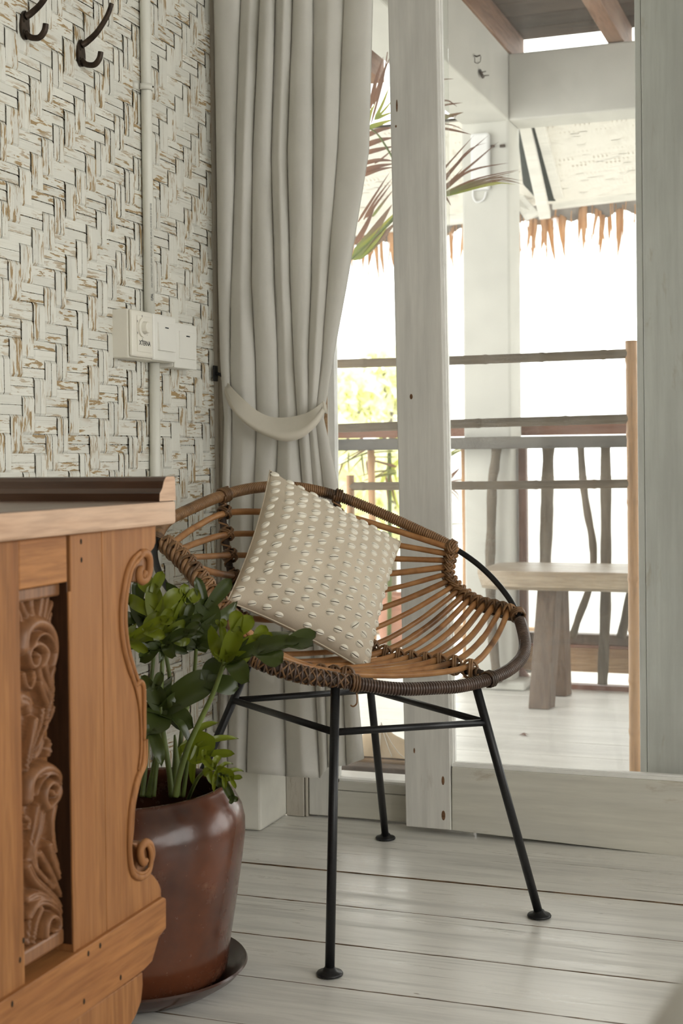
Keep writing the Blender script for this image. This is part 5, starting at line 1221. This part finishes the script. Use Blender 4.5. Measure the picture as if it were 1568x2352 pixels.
# black iron legs and stretchers
legs = {'fl': (PZ(757, 2234, .004), ch(.228, -.178, .450)), 'fr': (PZ(1238, 2101, .004), ch(.262, .092, .425)), 'br': (PZ(885, 1923, .004), ch(-.100, .123, .438)), 'bl': (ch(-.275, -.258, .004), ch(-.115, -.130, .448))}
for k, (a, b_) in legs.items():
    lg = obj('leg', tube([a, a * .5 + b_ * .5, b_], .0078, 12), M_IRON, chair)
    obj('foot_pad', lathe([(.001, 0), (.021, 0), (.0215, .002), (.020, .0045), (.012, .006), (.009, .011), (.008, .012)], A3(a[0], a[1], 0.0012), 24), M_IRON, lg)
lp_ = lambda k, t: legs[k][0] * (1 - t) + legs[k][1] * t
J = {'fl': lp_('fl', .829), 'fr': lp_('fr', .842), 'br': lp_('br', .815), 'bl': lp_('bl', .825)}
for p, q in (('fl', 'fr'), ('fr', 'br'), ('br', 'bl'), ('bl', 'fl')):
    obj('stretcher', tube([J[p], J[q]], .0060, 10), M_IRON, chair)

# =================================================================== COWRIE CUSHION
PC = A3(-.953, 2.463, .605); EX = nrm(A3(.685, .552, -.476)); EY = A3(.010, .645, .764); EY = nrm(EY - EX * (EX @ EY)); EN = np.cross(EX, EY)
PC = PC + EN * .012
HS = .150
cush = thing('cushion', PC, 'beige square cushion sewn with rows of cowrie shells on the chair', 'cushion')
def thick(a, b): return .062 * (max(0, 1 - abs(a) ** 2.4) ** .55) * (max(0, 1 - abs(b) ** 2.4) ** .55)
def cpos(a, b, side=1):
    pin = 1 - .065 * (1 - b * b) * abs(a) ** 2; pin2 = 1 - .065 * (1 - a * a) * abs(b) ** 2
    w = .0025 * sin(a * 7 + b * 3) * (1 - a * a) * (1 - b * b)
    sagz = -.004 * (1 - abs(a)) * (1 - abs(b)) if side > 0 else 0
    return PC + EX * a * HS * pin + EY * b * HS * pin2 + EN * (side * thick(a, b) + w + sagz)
gf = grid(lambda u_, w_: cpos(2 * u_ - 1, 2 * w_ - 1, 1), 48, 48); gb = grid(lambda u_, w_: cpos(1 - 2 * u_, 2 * w_ - 1, -1), 48, 48)
cover = obj('cover', cat(gf, gb), M_PILLOW, cush)
bm = bmesh.new(); bm.from_mesh(cover.data); bmesh.ops.remove_doubles(bm, verts=bm.verts, dist=1e-5); bm.to_mesh(cover.data); bm.free()
rim_ = [cpos(a, b) + EN * 0 for a, b in [(-1 + 2 * t, 1) for t in np.linspace(0, 1, 24)] + [(1, 1 - 2 * t) for t in np.linspace(0, 1, 24)][1:] + [(1 - 2 * t, -1) for t in np.linspace(0, 1, 24)][1:] + [(-1, -1 + 2 * t) for t in np.linspace(0, 1, 24)][1:-1]]
obj('seam', tube(rim_, .0016, 5, True), M_PILLOW, cush)
# one cowrie: humped oval with a dark toothed slit
sv, sf, sm = [], [], []
rowsY = [-1, -.72, -.40, -.16, -.085, .085, .16, .40, .72, 1]
for i in range(13):
    t = -1 + 2 * i / 12; hw = sqrt(max(0, 1 - abs(t) ** 2.3)) * (1 - .10 * t)
    for y in rowsY:
        yy_ = y * hw if abs(y) > .2 else y * min(1, hw * 1.6)
        z = .56 * sqrt(max(0, 1 - min(1, (abs(t) ** 2.2 + (y ** 2) * .98))))
        if abs(y) < .09: z = z - .20 * (1 - t ** 4)
        sv.append((t * .0098, yy_ * .0066, max(z, 0) * .0078 - (.0005 if abs(t) == 1 or abs(y) == 1 else 0)))
nY = len(rowsY)
for i in range(12):
    for j in range(nY - 1):
        sf.append((i * nY + j, (i + 1) * nY + j, (i + 1) * nY + j + 1, i * nY + j + 1)); sm.append(1 if j == 4 and 0 < i < 11 else 0)
sme = bpy.data.meshes.new('cowrie_shell'); sme.from_pydata(sv, [], sf); sme.materials.append(M_SHELL); sme.materials.append(M_DARK)
sme.polygons.foreach_set('material_index', sm); sme.polygons.foreach_set('use_smooth', [True] * len(sf)); sme.update()
rs = random.Random(8); Rm = 15; Cm = 11; offp = wloc(cush)
for i in range(Rm):
    b = .945 - 1.89 * i / (Rm - 1)
    for j in range(Cm):
        a = -.93 + 1.86 * (j + .03 * (i % 3)) / (Cm - .9) + rs.uniform(-.015, .015); bb = b + rs.uniform(-.016, .016)
        if abs(a) > .97: continue
        p = cpos(a, bb); e = .01
        tx = nrm(cpos(min(.99, a + e), bb) - cpos(max(-.99, a - e), bb)); ty = cpos(a, min(.99, bb + e)) - cpos(a, max(-.99, bb - e)); n3 = nrm(np.cross(tx, ty)); ty = np.cross(n3, tx)
        # slits lie nearly level in the room although the cushion stands on its corner
        an = radians(14 - 15 * a) + rs.uniform(-.2, .2) + (1.0 if rs.random() < .02 else 0); x3 = tx * cos(an) + ty * sin(an); y3 = np.cross(n3, x3)
        if rs.random() < .012: continue
        o = bpy.data.objects.new('cowrie_shell', sme); COL.objects.link(o); o.parent = cush; k = rs.uniform(.88, 1.10)
        m = Matrix.Identity(4)
        for q in range(3): m[q][0], m[q][1], m[q][2], m[q][3] = x3[q] * k, y3[q] * k, n3[q] * k, p[q] - offp[q] - n3[q] * .0003
        o.matrix_local = m

# =================================================================== BED CORNER close to the camera, bottom right
bp0 = PD(1563, 2060, .46)
bed = thing('bed', A3(bp0[0] + .5, bp0[1] - .5, 0), 'white bed linen corner close to the camera at the bottom right', 'bed')
zt_ = bp0[2]
def bedfn(u_, w_):
    return None
bx0, by1 = PD(1545, 2200, .46)[0], PD(1545, 2200, .46)[1]
pts_ = []
def rr2(t, x0, x1, y0, y1, r, n=10):
    out = []
    for cx_, cy_, a0 in ((x0 + r, y1 - r, pi / 2), (x0 + r, y0 + r, pi), (x1 - r, y0 + r, 1.5 * pi), (x1 - r, y1 - r, 0)):
        for k in range(n + 1): a = a0 + pi / 2 * k / n; out.append((cx_ + r * cos(a), cy_ + r * sin(a)))
    return out
lev = [(.0, .10, .0), (.0, .30, .0), (.004, zt_ - .05, .0), (.0, zt_ - .02, .0), (.008, zt_ - .005, 0), (.03, zt_, 0)]
v, f = [], []; pn = 44
for ins, z, _ in lev:
    for x, y in rr2(0, bx0 + ins, bx0 + 1.2 - ins, by1 - 1.6 + ins, by1 - ins, .06): v.append((x, y, z))
for i in range(len(lev) - 1):
    for k in range(pn): f.append((i * pn + k, i * pn + (k + 1) % pn, (i + 1) * pn + (k + 1) % pn, (i + 1) * pn + k))
f.append(tuple((len(lev) - 1) * pn + k for k in range(pn)))
obj('mattress_cover', (v, f), M_LINEN_BED, bed, auto=60)
obj('bed_frame', box(bx0 + .04, bx0 + 1.16, by1 - 1.56, by1 - .04, .002, .102), M_CABH, bed, smooth=False, bev=.004)
